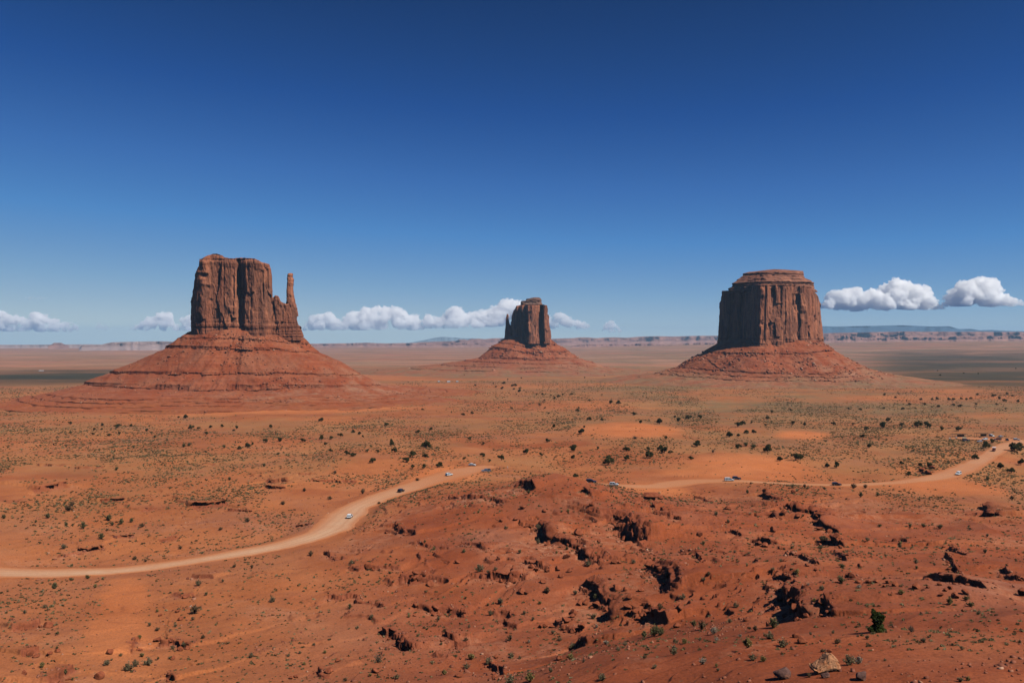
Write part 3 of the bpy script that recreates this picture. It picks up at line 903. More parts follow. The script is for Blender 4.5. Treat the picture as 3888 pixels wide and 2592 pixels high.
def talus(name, cu, D, knots, seed, ledges, rows_per=16, cols=760, rough=1.0, gully=1.0, apron=99):
    """knots: ((zL, rL), (zF, rF), (zR, rR)) from the foot of the cliff outwards; ledges: indices k where k -> k+1 is a rock step"""
    cx = (cu - U0) / F * D
    th = np.linspace(-math.pi, math.pi, cols, endpoint=False)   # 0 = towards +x, -pi/2 = towards the eye
    wR = np.clip(np.cos(th), 0, 1) ** 2; wL = np.clip(-np.cos(th), 0, 1) ** 2; wF = 1 - wR - wL
    wob = vnoise(np.cos(th) * 2.3 + 5, np.sin(th) * 2.3, seed) * 0.07
    zs, rs = [], []
    for (zl, rl), (zf, rf), (zr, rr) in knots:
        zs.append(wL * zl + wF * zf + wR * zr)
        # blend by inverse radius so that the plan stays rounded
        rs.append(1.0 / np.sqrt(wL / rl ** 2 + wF / rf ** 2 + wR / rr ** 2))
    Zr, Rr, Lr = [], [], []
    for k in range(len(knots) - 1):
        m = 9 if k in ledges else rows_per
        fpart = np.linspace(0, 1, m, endpoint=False)
        for f in fpart:
            g = f if k in ledges else f ** 1.0
            z = zs[k] + (zs[k + 1] - zs[k]) * g
            r = rs[k] + (rs[k + 1] - rs[k]) * f
            if k in ledges:
                r = r - 0.9 * math.sin(math.pi * min(1, f * 1.3))        # slight undercut beneath the cap bed
            Zr.append(z); Rr.append(r); Lr.append(1.0 if k in ledges else 0.0)
    Zr.append(zs[-1]); Rr.append(rs[-1]); Lr.append(0.0)
    Z = np.array(Zr); Rg = np.array(Rr)
    Z = Z + 2.6 * fbm(np.cos(th)[None, :] * 3.1 + 7 * seed, np.sin(th)[None, :] * 3.1 + 0 * Z, 3, seed + 31) * smooth(0, 60, Rg - Rg[0][None, :]); Lg = np.broadcast_to(np.array(Lr)[:, None], Z.shape).copy()
    arc = th[None, :] * Rg * 0.85
    tt = np.broadcast_to(th[None, :], Z.shape)
    px, py = np.cos(tt), np.sin(tt)
    # the beds break off and get buried here and there
    for_ledge = smooth(-0.30, 0.10, fbm(px * 4 + 3 * seed, py * 4 + Z / 45, 3, seed + 2))
    noise_r = 8.0 * gully * fbm(px * 5 + 11, py * 5 + Z / 90, 3, seed + 3)
    noise_r += 3.0 * gully * (ridged(arc / 34 + Z / 90, Z / 70, 3, seed + 4) - 0.4) * smooth(20, 90, Rg)
    blockn, _ = cellv(tt * 42, Z / 60, seed + 6)
    noise_r += np.where(Lg > 0, 3.4 * (blockn - 0.5) * 1.3, 0)
    fadeN = smooth(0, 25, Rg - Rg[0][None, :])
    Rn = Rg * (1 + wob[None, :]) + noise_r * fadeN
    X = cx + Rn * px; Y = D + Rn * py
    Zn = Z + (1 - Lg) * rough * (2.4 * fbm(X / 16, Y / 16 + Z / 12, 4, seed + 8) + 0.9 * np.clip(cellv(X / 7.5, Y / 7.5 + Z / 8, seed + 9)[0] - 0.55, 0, 1) * 4 * smooth(0.0, 0.4, fbm(X / 50, Y / 50, 2, seed + 15)))
    # bury: pull ledge rows onto the mean slope where the bed is covered
    for k in range(len(knots) - 1):
        if k not in ledges: continue
        i0 = sum(9 if j in ledges else rows_per for j in range(k)); i1 = i0 + 9
        f = np.linspace(0, 1, 9, endpoint=False)[:, None]
        cover = 1 - for_ledge[i0:i1]
        if k >= apron: cover = np.maximum(cover, 1 - smooth(0.62, 0.90, -np.sin(tt[i0:i1])))
        Rn[i0:i1] += cover * f * (np.abs(Z[i1] - Z[i0])[None, :]) * 1.3
        Lg[i0:i1] *= 1 - cover
    X = cx + Rn * px; Y = D + Rn * py
    P = np.stack([X, Y, Zn], -1)
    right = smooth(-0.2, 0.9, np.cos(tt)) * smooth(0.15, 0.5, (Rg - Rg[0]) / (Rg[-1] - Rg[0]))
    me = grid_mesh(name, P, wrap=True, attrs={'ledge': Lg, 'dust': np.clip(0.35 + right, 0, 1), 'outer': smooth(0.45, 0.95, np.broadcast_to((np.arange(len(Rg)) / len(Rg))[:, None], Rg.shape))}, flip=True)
    return me, P

_ico = bmesh.new(); bmesh.ops.create_icosphere(_ico, subdivisions=1, radius=1.0)
_ico.verts.ensure_lookup_table()
ICO_V = np.array([v.co[:] for v in _ico.verts]); ICO_F = np.array([[v.index for v in f.verts] for f in _ico.faces]); _ico.free()
CUBE_V = np.array([(x, y, z) for x in (-1, 1) for y in (-1, 1) for z in (-1, 1)], float)
CUBE_F = np.array([(0, 1, 3, 2), (4, 6, 7, 5), (0, 4, 5, 1), (2, 3, 7, 6), (0, 2, 6, 4), (1, 5, 7, 3)])

def stones(name, pts, sizes, tints, seed):
    """many small angular stones as one mesh"""
    g = np.random.default_rng(seed)
    n = len(pts)
    V = np.repeat(CUBE_V[None], n, 0) * (1 + g.uniform(-0.45, 0.25, (n, 8, 3)))
    V *= g.uniform(0.55, 1.2, (n, 1, 3)) * np.array([1, 1, 0.75])
    a = g.uniform(0, 6.28, n); b = g.uniform(-0.6, 0.6, n)
    ca, sa, cb, sb = np.cos(a), np.sin(a), np.cos(b), np.sin(b)
    Rz = np.zeros((n, 3, 3)); Rz[:, 0, 0] = ca; Rz[:, 0, 1] = -sa; Rz[:, 1, 0] = sa; Rz[:, 1, 1] = ca; Rz[:, 2, 2] = 1
    Rx = np.zeros((n, 3, 3)); Rx[:, 0, 0] = 1; Rx[:, 1, 1] = cb; Rx[:, 1, 2] = -sb; Rx[:, 2, 1] = sb; Rx[:, 2, 2] = cb
    V = np.einsum('nij,nkj->nki', Rz @ Rx, V) * np.asarray(sizes)[:, None, None] * 0.5 + np.asarray(pts)[:, None, :]
    Q = (CUBE_F[None] + (np.arange(n) * 8)[:, None, None]).reshape(-1, 4)
    return raw_mesh(name, V.reshape(-1, 3), Q, {'tint': np.repeat(np.asarray(tints), 8)})

def talus_rubble(P, n, seed, parent, smin=1.2, smax=5.0):
    g = np.random.default_rng(seed)
    R, C = P.shape[:2]
    mask = fbm(P[..., 0] / 45, P[..., 1] / 45 + P[..., 2] / 20, 3, seed)
    w = np.clip(mask + 0.25, 0.02, None) ** 2
    # towards the eye only, where the photo shows it; not on the lowest apron
    w *= (P[..., 1] < P[..., 1].mean() + 60)
    w[int(R * 0.80):] *= 0.15
    w = w.ravel() / w.sum()
    idx = g.choice(R * C, n, p=w)
    p = P.reshape(-1, 3)[idx] + g.uniform(-1.5, 1.5, (n, 3)) * np.array([1, 1, 0.0])
    s = smin + (smax - smin) * g.random(n) ** 3.5
    t = np.clip(g.normal(0.42, 0.17, n) + (g.random(n) < 0.07) * 0.4, 0, 1)
    o = new_obj("rubble", stones("rubble", p, s, t, seed), M['rubble'], parent)
    o["kind"] = "stuff"
    return o

def build_buttes():
    red = ((0.235, 0.057, 0.023), (0.285, 0.074, 0.030), (0.325, 0.094, 0.040))
    cm = mat_cliff("red_sandstone", (0.33, 0.112, 0.058), (0.125, 0.058, 0.040), (0.42, 0.160, 0.085), 0.8)
    tm = mat_talus("talus_slope", *red)
    tm2 = mat_talus("talus_slope_brushy", *red, ((0.31, 0.115, 0.058), (0.22, 0.135, 0.070)))
    # ---------------- the big mitten on the left
    D = 1600.0; cu = 945
    b = empty("butte", ((cu - U0) / F * D, D, -110))
    tag(b, "broad red sandstone butte with a slender thumb spire, nearest of the three buttes", "butte", "sandstone buttes on the valley floor")
    def part(name, me, mat, smooth_=False):
        o = new_obj(name, me, mat, None, smooth_)
        o.parent = cur
        o.matrix_parent_inverse = Matrix.Translation(cur.location).inverted()
        return o
    cur = b
    T = [(734, 1130), (738, 1090), (741, 1040), (744, 1030), (750, 1030), (752, 1016), (757, 1004), (760, 984), (768, 980), (790, 968), (803, 963), (820, 962), (838, 968), (849, 976), (868, 980), (887, 981), (900, 978), (914, 977), (945, 980), (963, 981),
         (980, 988), (994, 995), (1012, 1000), (1021, 1003), (1026, 1016), (1028, 1033), (1029, 1088), (1036, 1098), (1037, 1130), (1040, 1128), (1046, 1121), (1058, 1124), (1062, 1130), (1063, 1143), (1075, 1149), (1088, 1154), (1112, 1146), (1117, 1146), (1120, 1155),
         (1126, 1168), (1128, 1200), (1131, 1226), (1138, 1241), (1143, 1258), (1147, 1283)]
    front = [(734, 1600), (744, 1572), (770, 1560), (800, 1563), (850, 1560), (895, 1560), (903, 1568), (918, 1568), (928, 1557), (960, 1553), (1000, 1556), (1022, 1563), (1034, 1569), (1060, 1566), (1085, 1565), (1110, 1566), (1130, 1574), (1147, 1596)]
    back = [(734, 1612), (780, 1640), (900, 1650), (1000, 1642), (1080, 1625), (1147, 1612)]
    gr = [(907, 985, 1118, 5.5, 9.0), (913, 1095, 1135, 10, 4.0), (780, 1042, 1075, 10, 3.5), (770, 1040, 1056, 12, 2.5), (828, 1040, 1080, 3.5, 5), (850, 1000, 1180, 3.5, 1.6), (886, 1050, 1200, 4, 2.2),
          (790, 1086, 1098, 8, 3.0), (800, 1138, 1145, 7, 2.5), (1000, 1080, 1140, 2.5, 4), (998, 1030, 1110, 2.5, 3), (1015, 1025, 1100, 2.5, 3), (877, 1200, 1222, 4, 5), (910, 1120, 1150, 5, 3), 
          (880, 1165, 1185, -12, -3), (775, 1056, 1080, -9, -3), (755, 1030, 1250, -10, -1.5)]
    me = block("cliff", front, back, T, 2.0, 460, 26, amp=0.62, seed=101, D=D, bed_top=40, grooves=gr, rows=210, top_beds=0.13, flare=0.02, flute=0.12)
    part("cliff", me, cm)
    me = loft("spire", [(1200, 1082, 1131, 11), (1170, 1086, 1127, 10), (1150, 1088, 1121, 9), (1130, 1089, 1117, 8), (1110, 1089.5, 1113.5, 7.5), (1087, 1090, 1113, 7), (1075, 1091, 1115, 7), (1061, 1091.5, 1115.5, 6.5), (1056, 1091.5, 1113, 6), (1053, 1093, 1111, 5.5), (1044, 1092.5, 1111.5, 5.5), (1039, 1095, 1111, 4.5), (1037.5, 1099, 1109, 3)], 1585.0, 131, rows=110, cols=56, amp=0.75, beds=0.35)
    part("spire", me, cm)
    kn = [((26, 80), (24, 38), (16, 84)), ((19.8, 103), (17.5, 47), (8, 103)), ((6, 126), (6.5, 58), (-3, 116)), ((5.2, 126.5), (5.0, 58.3), (-4, 116.3)), ((-8.1, 147), (-10.5, 74), (-17.8, 133)), ((-13, 148), (-14.5, 74.7), (-20.5, 134)), ((-37, 196), (-36, 94), (-39, 182)), ((-57, 250), (-56, 110), (-60.5, 217)), ((-61, 251), (-59.2, 110.8), (-63, 218)),
          ((-76.6, 294), (-76.6, 135), (-80, 259)), ((-82.5, 296), (-87.5, 138), (-82, 261)), ((-90, 325), (-90.0, 200), (-91, 290)), ((-97.5, 352), (-92.5, 262), (-97, 318)), ((-98.8, 353), (-94.6, 263), (-97.6, 319)), ((-101.5, 372), (-95.6, 303), (-100, 350)), ((-102.8, 373), (-97.6, 304), (-100.4, 351)), ((-104.5, 395), (-98.6, 346), (-102.5, 385)), ((-105.8, 396), (-100.6, 347), (-102.8, 386)), ((-109, 430), (-101.8, 408), (-106, 450)), ((-110.4, 431), (-104.0, 409), (-106.3, 451)), ((-119, 500), (-110, 500), (-114, 560))]
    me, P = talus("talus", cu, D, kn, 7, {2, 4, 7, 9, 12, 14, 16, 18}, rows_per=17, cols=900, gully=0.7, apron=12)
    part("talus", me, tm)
    o = talus_rubble(P, 3600, 71, b, 0.9, 3.6); o.matrix_parent_inverse = Matrix.Translation(b.location).inverted()
    # ---------------- the far mitten in the middle
    D = 3060.0; cu = 2010
    b = empty("butte", ((cu - U0) / F * D, D, -113)); cur = b
    tag(b, "small far sandstone butte with dark caprock and thumb spire, between the two larger buttes", "butte", "sandstone buttes on the valley floor")
    T = [(1931, 1236), (1941, 1233), (1943, 1226), (1947, 1194), (1952, 1173), (1961, 1161), (1977, 1157), (2000, 1156), (2040, 1157), (2057, 1155), (2077, 1159), (2080, 1180), (2082, 1200), (2085, 1222), (2088, 1250), (2090, 1292)]
    front = [(1931, 3062), (1946, 3042), (1962, 3012), (1972, 3016), (1981, 2996), (1992, 3002), (1999, 2996), (2006, 2976), (2030, 2970), (2044, 2976), (2055, 3000), (2060, 2996), (2066, 2966), (2080, 2974), (2090, 3010)]
    back = [(1931, 3080), (1960, 3120), (2060, 3125), (2090, 3060)]
    gr = [(1957, 1190, 1285, 5, 7), (1975, 1180, 1285, 4, 6), (2000, 1200, 1285, 4, 9), (2054, 1160, 1285, 4, 9), (2030, 1240, 1272, 3, 4), (2010, 1225, 1265, -7, -5)]
    part("cliff", block("cliff", front, back, T, -8.0, 330, 24, amp=0.75, seed=201, D=D, bed_top=-4, grooves=gr, rows=150, top_beds=0.05, flare=0.05), cm)
    part("spire", loft("spire", [(1294, 1913, 1948, 16), (1270, 1917, 1944, 15), (1250, 1918.5, 1941, 13), (1236, 1919.5, 1939, 11), (1228, 1920, 1934.5, 9), (1217, 1920.5, 1931.5, 8), (1205, 1922, 1931, 7), (1198, 1923, 1931, 6.5), (1193.5, 1924, 1929, 5), (1191.8, 1925, 1927.5, 3)], 3055.0, 231, rows=80, cols=44, amp=1.1, beds=0.25), cm)
    cap = mat_cliff("dark_caprock", (0.20, 0.10, 0.068), (0.09, 0.05, 0.038), (0.33, 0.20, 0.14), 0.6)
    part("caprock", loft("caprock", [(1162, 1974, 2062, 24), (1156, 1976.5, 2058, 24), (1151, 1977, 2056.5, 23), (1147, 1979, 2055.5, 22), (1144, 1977, 2056, 22), (1142.5, 1982, 2055, 20), (1141, 1996, 2055.5, 20), (1137, 1998, 2055, 19), (1134.5, 1998, 2053, 18), (1133.5, 2008, 2052, 16), (1131, 2016, 2049, 13), (1129.8, 2024, 2046, 9)], 3040.0, 251, rows=60, cols=72, amp=1.8, beds=1.0, lump=1.0), cap)
    kn = [((22, 62), (26, 30), (16, 60)), ((11.6, 92), (18, 52), (7.8, 79)), ((-1, 111), (-18, 86), (-6.8, 98)), ((-4, 112), (-20, 87), (-10, 99)), ((-15.5, 141), (-38, 108), (-34, 149)), ((-25, 145), (-41, 109), (-36, 150)), ((-40, 166), (-50, 120), (-47, 166)), ((-58, 190), (-59, 131), (-58, 181)), ((-61, 192), (-66, 133), (-61, 183)), ((-68, 243), (-76, 190), (-76, 236)), ((-70, 245), (-78.5, 191), (-78, 238)),
          ((-82, 330), (-89, 262), (-93, 274)), ((-83.5, 331), (-91.5, 263), (-94, 276)), ((-94, 440), (-99, 345), (-102, 340)), ((-96, 442), (-101.5, 346), (-103, 342)), ((-106, 600), (-107, 440), (-110, 430)), ((-122, 760), (-120, 560), (-122, 560))]
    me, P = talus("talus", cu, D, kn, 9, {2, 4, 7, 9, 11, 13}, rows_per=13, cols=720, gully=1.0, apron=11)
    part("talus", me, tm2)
    o = talus_rubble(P, 1100, 73, b, 2.0, 8.0); o.matrix_parent_inverse = Matrix.Translation(b.location).inverted()
    # ---------------- the massive one on the right
    D = 2200.0; cu = 2925
    b = empty("butte", ((cu - U0) / F * D, D, -106)); cur = b
    tag(b, "massive flat-topped sandstone butte with a shadowed flank and stepped cap, beside the parking area side of the valley", "butte", "sandstone buttes on the valley floor")
    b["label"] = "massive flat-topped sandstone butte with no spire, one flank in black shadow and a stepped cap"
    T = [(2730, 1150), (2736, 1112), (2740, 1104), (2763, 1103), (2766, 1099), (2774, 1095), (2784, 1086), (2800, 1083), (2850, 1080), (2900, 1078), (2960, 1080), (3020, 1082), (3060, 1086), (3084, 1090), (3100, 1098), (3106, 1112), (3111, 1136), (3115, 1165), (3118, 1195), (3119, 1230)]
    front = [(2730, 2262), (2745, 2244), (2762, 2228), (2770, 2236), (2790, 2214), (2806, 2200), (2815, 2206), (2840, 2170), (2858, 2146), (2868, 2130), (2876, 2110), (2888, 2098), (2905, 2098), (2930, 2106), (2970, 2103), (3010, 2112), (3030, 2124), (3045, 2120), (3075, 2130), (3100, 2146), (3119, 2178)]
    back = [(2730, 2275), (2780, 2315), (2900, 2325), (3060, 2310), (3119, 2240)]
    gr = [(3020, 1085, 1165, 4, 6), (3028, 1120, 1180, 9, 4), (2965, 1090, 1150, 5, 4), (2905, 1090, 1300, 2.5, 4), (2922, 1230, 1300, 5, 4), (2984, 1100, 1300, 2.5, 3), (3070, 1240, 1300, 4, 4), (3095, 1200, 1290, 4, 4), (2944, 1085, 1110, 6, -3), (2895, 1095, 1125, -10, -4), (2890, 1235, 1265, -8, -4), (3052, 1160, 1185, -8, -4), (2780, 1100, 1140, 4, 5), (2762, 1110, 1300, 5, 5), (2800, 1120, 1170, -7, -5)]
    part("cliff", block("cliff", front, back, T, -26.0, 440, 26, amp=0.7, seed=301, D=D, bed_top=10, grooves=gr, rows=190, top_beds=0.05, flare=0.045, flute=0.45), cm)
    upper = mat_cliff("ledgy_upper_beds", (0.27, 0.105, 0.062), (0.115, 0.055, 0.038), (0.35, 0.155, 0.095), 0.5)
    part("upper_beds", loft("upper_beds", [(1110, 2776, 3094, 70), (1096, 2776, 3092, 70), (1091, 2780, 3090, 70), (1086, 2784, 3084, 68), (1083, 2781, 3083, 70), (1081, 2786, 3081, 66), (1076.5, 2781, 3083, 69), (1073.5, 2781, 3084, 68), (1071, 2790, 3078, 65), (1066, 2797, 3070, 60), (1063, 2801, 3066, 58), (1061.5, 2802, 3064, 57), (1054, 2816, 3052, 50), (1049, 2822, 3047, 47), (1046, 2826, 3044, 44)], 2190.0, 331, rows=90, cols=150, amp=1.9, power=2.1, beds=1.0, lump=1.5, plan=[(-1, .25), (-.42, -.92), (0, -1), (.62, -.86), (1, -.2), (.8, .7), (0, .95), (-.75, .8)]), upper)
    part("caprock", loft("caprock", [(1052, 2822, 3046, 50), (1049, 2822, 3047, 51), (1044, 2820.5, 3048.5, 52), (1039, 2820.5, 3049, 52), (1036.5, 2823, 3047, 50), (1034.5, 2832, 3045, 46), (1031.5, 2846, 3043, 42), (1030, 2862, 3040, 38), (1027.5, 2885, 3005, 30), (1025.5, 2905, 2985, 22), (1023.5, 2925, 2962, 10)], 2200.0, 341, rows=46, cols=130, amp=1.5, power=2.6, beds=0.8, lump=1.3, plan=[(-1, .25), (-.42, -.92), (0, -1), (.62, -.86), (1, -.2), (.8, .7), (0, .95), (-.75, .8)]), upper)
    kn = [((5, 105), (6, 60), (8, 108)), ((-5.6, 135), (2, 92), (-0.7, 134)), ((-16, 152), (-14, 112), (-8, 146)), ((-28.6, 171), (-27, 138), (-16.7, 158)), ((-32, 172), (-31, 139), (-19, 159)), ((-49, 209), (-45, 162), (-39, 193)), ((-60, 224), (-60, 186), (-50, 212)), ((-70, 239), (-74, 212), (-62, 235)), ((-72, 240), (-77.5, 213), (-65, 236)), ((-78, 265), (-84, 235), (-74, 272)), ((-79, 266), (-85.5, 235.6), (-76, 273)),
          ((-86, 297), (-92.5, 258), (-86, 331)), ((-87, 298), (-94.0, 259), (-86.8, 332)), ((-99, 390), (-101.5, 320), (-99, 420)), ((-116, 500), (-114, 430), (-116, 560))]
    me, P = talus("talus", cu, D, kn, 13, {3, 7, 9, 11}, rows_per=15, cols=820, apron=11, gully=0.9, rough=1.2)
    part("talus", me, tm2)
    o = talus_rubble(P, 2200, 75, b, 1.6, 6.0); o.matrix_parent_inverse = Matrix.Translation(b.location).inverted()

# ------------------------------------------------------------------ distant mesas and mountains
def range_mesh(name, D, tops, vb, depth, seed, cliff=0.45, nu=500, vary=1.0, tilt=0.0):
    """a mesa line: tops [(u, v)] at depth D, foot seen at vb, plateau going back by depth metres"""
    tu = np.array([t[0] for t in tops], float); tv = np.array([t[1] for t in tops], float)
    us = np.linspace(tu[0], tu[-1], nu)
    zt = (VH - np.interp(us, tu, tv)) / F * D
    zbv = np.interp(us, tu, np.full(len(tu), vb)) if np.isscalar(vb) else np.interp(us, [p[0] for p in vb], [p[1] for p in vb])
    zb = (VH - zbv) / F * D - 12
    H = np.maximum(zt - zb, 4)
    ends = smooth(0, 0.02, (us - us[0]) / (us[-1] - us[0])) * (1 - smooth(0.98, 1, (us - us[0]) / (us[-1] - us[0])))
    xw = (us - U0) / F * D
    # bays and headlands of the rim
    bay = H * vary * (1.3 * fbm(xw / (H.mean() * 9), 0 * xw, 4, seed) + 0.9 * fbm(xw / (H.mean() * 2.2), 0 * xw + 4, 3, seed + 1))
    prof = [(-2.9, -1.6), (-1.5, 0.10), (-0.75, 0.36), (-0.30, 1 - cliff - 0.04), (-0.16, 1 - cliff), (-0.10, 1 - cliff * 0.55), (-0.05, 1 - cliff * 0.5), (-0.02, 0.97), (0.15, 1.0), (depth / H.mean() * 0.5, 1.0), (depth / H.mean(), 0.9), (depth / H.mean() + 2, 0.0)]
    V = np.zeros((len(prof), nu, 3))
    for i, (p, hgt) in enumerate(prof):
        b_ = bay * (1.0 if i > 1 else 0.7) + H * 0.25 * vary * fbm(xw / (H.mean() * 0.9), 0 * xw + i * 0.4, 3, seed + 3) * (1 if 1 < i < 8 else 0.3)
        y = D + p * H.mean() + np.where(i < 10, b_, 0)
        zz = zb + (zt - zb) * hgt * (1 + 0.05 * vnoise(xw / (H.mean() * 0.7), 0 * xw + i, seed + 7) * (1 if 0 < i < 7 else 0))
        V[i, :, 0] = (us - U0) / F * y; V[i, :, 1] = y; V[i, :, 2] = zb + (zz - zb) * np.where(zz > zb, ends, 1.0)
    at = np.broadcast_to(np.array([0, 0.1, 0.3, 0.6, 1, 1, 0.5, 1, 0.2, 0.2, 0.2, 0.1])[:, None], V.shape[:2])
    return grid_mesh(name, V, attrs={'cliffy': at}, flip=True)

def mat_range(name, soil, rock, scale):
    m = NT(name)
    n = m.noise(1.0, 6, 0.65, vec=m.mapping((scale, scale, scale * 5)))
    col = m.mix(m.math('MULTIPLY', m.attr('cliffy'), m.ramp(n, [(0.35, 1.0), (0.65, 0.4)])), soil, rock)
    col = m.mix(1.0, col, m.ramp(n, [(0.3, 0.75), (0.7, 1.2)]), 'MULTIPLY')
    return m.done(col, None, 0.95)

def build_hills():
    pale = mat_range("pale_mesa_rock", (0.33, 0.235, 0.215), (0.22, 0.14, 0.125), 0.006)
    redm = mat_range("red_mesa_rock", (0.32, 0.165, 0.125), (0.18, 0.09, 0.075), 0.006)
    blue = mat_range("wooded_hazy_mountain", (0.050, 0.095, 0.150), (0.045, 0.085, 0.135), 0.002)  # dark woods, with the blue of distance haze painted into the colour
    faint = mat_range("far_hazy_mountain", (0.16, 0.20, 0.23), (0.15, 0.19, 0.22), 0.002)  # paled to grey-blue: haze over the far mountain is put into its colour
    o = new_obj("mesa", range_mesh("mesa", 10500, [(300, 1312), (385, 1309), (400, 1305), (426, 1299), (517, 1296.5), (614, 1295), (672, 1297.5), (760, 1299), (900, 1303)], 1323, 2500, 11, 0.35, 420, 0.8), pale)
    tag(o, "long pale flat-topped mesa on the horizon behind the foot of the broadest butte", "mesa", "mesas along the horizon")
    o = new_obj("mesa", range_mesh("mesa", 12500, [(182, 1312), (196, 1307), (204, 1301.5), (206, 1301), (233, 1301), (236, 1303), (245, 1307.5), (262, 1312)], 1313, 380, 12, 0.5, 120, 0.25), redm)
    tag(o, "tiny isolated flat-topped knob standing alone on the horizon far beyond the green flats", "mesa", "mesas along the horizon")
    specs = [
        ("hills", 14500, [(-500, 1309), (60, 1309.5), (180, 1309), (250, 1308), (330, 1307.5), (420, 1309), (600, 1309)], 1320, 2500, 13, 0.3, pale, 0.8),
        ("hills", 13500, [(1050, 1306), (1211, 1305), (1330, 1303), (1390, 1301), (1460, 1304), (1530, 1302.5), (1640, 1301.5), (1760, 1300), (1880, 1301)], 1321, 2600, 14, 0.4, redm, 0.8),
        ("hills", 15500, [(1560, 1301), (1640, 1297), (1730, 1294), (1742, 1289), (1765, 1288.5), (1776, 1291), (1790, 1286), (1800, 1287), (1815, 1285), (1840, 1287), (1870, 1284), (1900, 1283.5), (1960, 1283), (2020, 1284), (2090, 1286), (2140, 1284), (2180, 1283), (2200, 1280.5), (2235, 1281), (2265, 1283.5), (2300, 1281), (2330, 1280), (2380, 1282), (2430, 1277.5), (2500, 1276), (2560, 1277), (2640, 1274.5), (2760, 1274), (2900, 1273), (3000, 1271)], [(1560, 1312), (2100, 1310), (3000, 1300)], 3600, 15, 0.55, redm, 1.0),
        ("hills", 11800, [(2160, 1313), (2210, 1308), (2240, 1306.5), (2265, 1308), (2290, 1306), (2330, 1306), (2380, 1308), (2420, 1304), (2480, 1305), (2530, 1309), (2590, 1305.5), (2650, 1301), (2700, 1301.5), (2780, 1298), (2900, 1296)], [(2160, 1314), (2600, 1312), (2900, 1305)], 900, 16, 0.6, redm, 1.2),
        ("hills", 12600, [(2980, 1268), (3060, 1267.5), (3117, 1265.5), (3180, 1263.5), (3260, 1262), (3330, 1260.5), (3435, 1258.5), (3500, 1259), (3560, 1257.8), (3640, 1259), (3720, 1258), (3800, 1259.5), (3888, 1259.5), (4100, 1261), (4400, 1263)], [(2980, 1297), (3300, 1294), (3600, 1287), (4400, 1285)], 2200, 17, 0.5, redm, 1.5),
        ("hills", 11300, [(3060, 1291), (3120, 1279), (3180, 1275), (3215, 1272), (3240, 1277), (3300, 1283), (3390, 1280), (3425, 1273), (3445, 1280), (3510, 1279), (3560, 1282), (3640, 1276), (3700, 1279), (3760, 1274), (3790, 1280), (3838, 1271), (3870, 1275), (3960, 1279), (4300, 1282)], [(3060, 1300), (3400, 1296), (3700, 1291), (4300, 1289)], 700, 18, 0.6, redm, 1.6),
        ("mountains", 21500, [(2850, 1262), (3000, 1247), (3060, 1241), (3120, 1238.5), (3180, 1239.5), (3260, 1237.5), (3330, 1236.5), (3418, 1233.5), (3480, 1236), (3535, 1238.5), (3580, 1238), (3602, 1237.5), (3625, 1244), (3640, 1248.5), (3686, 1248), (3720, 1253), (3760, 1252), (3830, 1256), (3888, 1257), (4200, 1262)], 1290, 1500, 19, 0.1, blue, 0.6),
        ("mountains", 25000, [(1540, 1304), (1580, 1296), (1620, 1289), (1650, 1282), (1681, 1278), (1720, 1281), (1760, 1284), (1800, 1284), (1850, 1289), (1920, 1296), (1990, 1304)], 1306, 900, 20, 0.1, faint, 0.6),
    ]
    for nm, D, tops, vb, dep, sd, cl, mt, va in specs:
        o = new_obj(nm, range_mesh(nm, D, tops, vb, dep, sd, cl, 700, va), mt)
        tag(o, kind="structure")

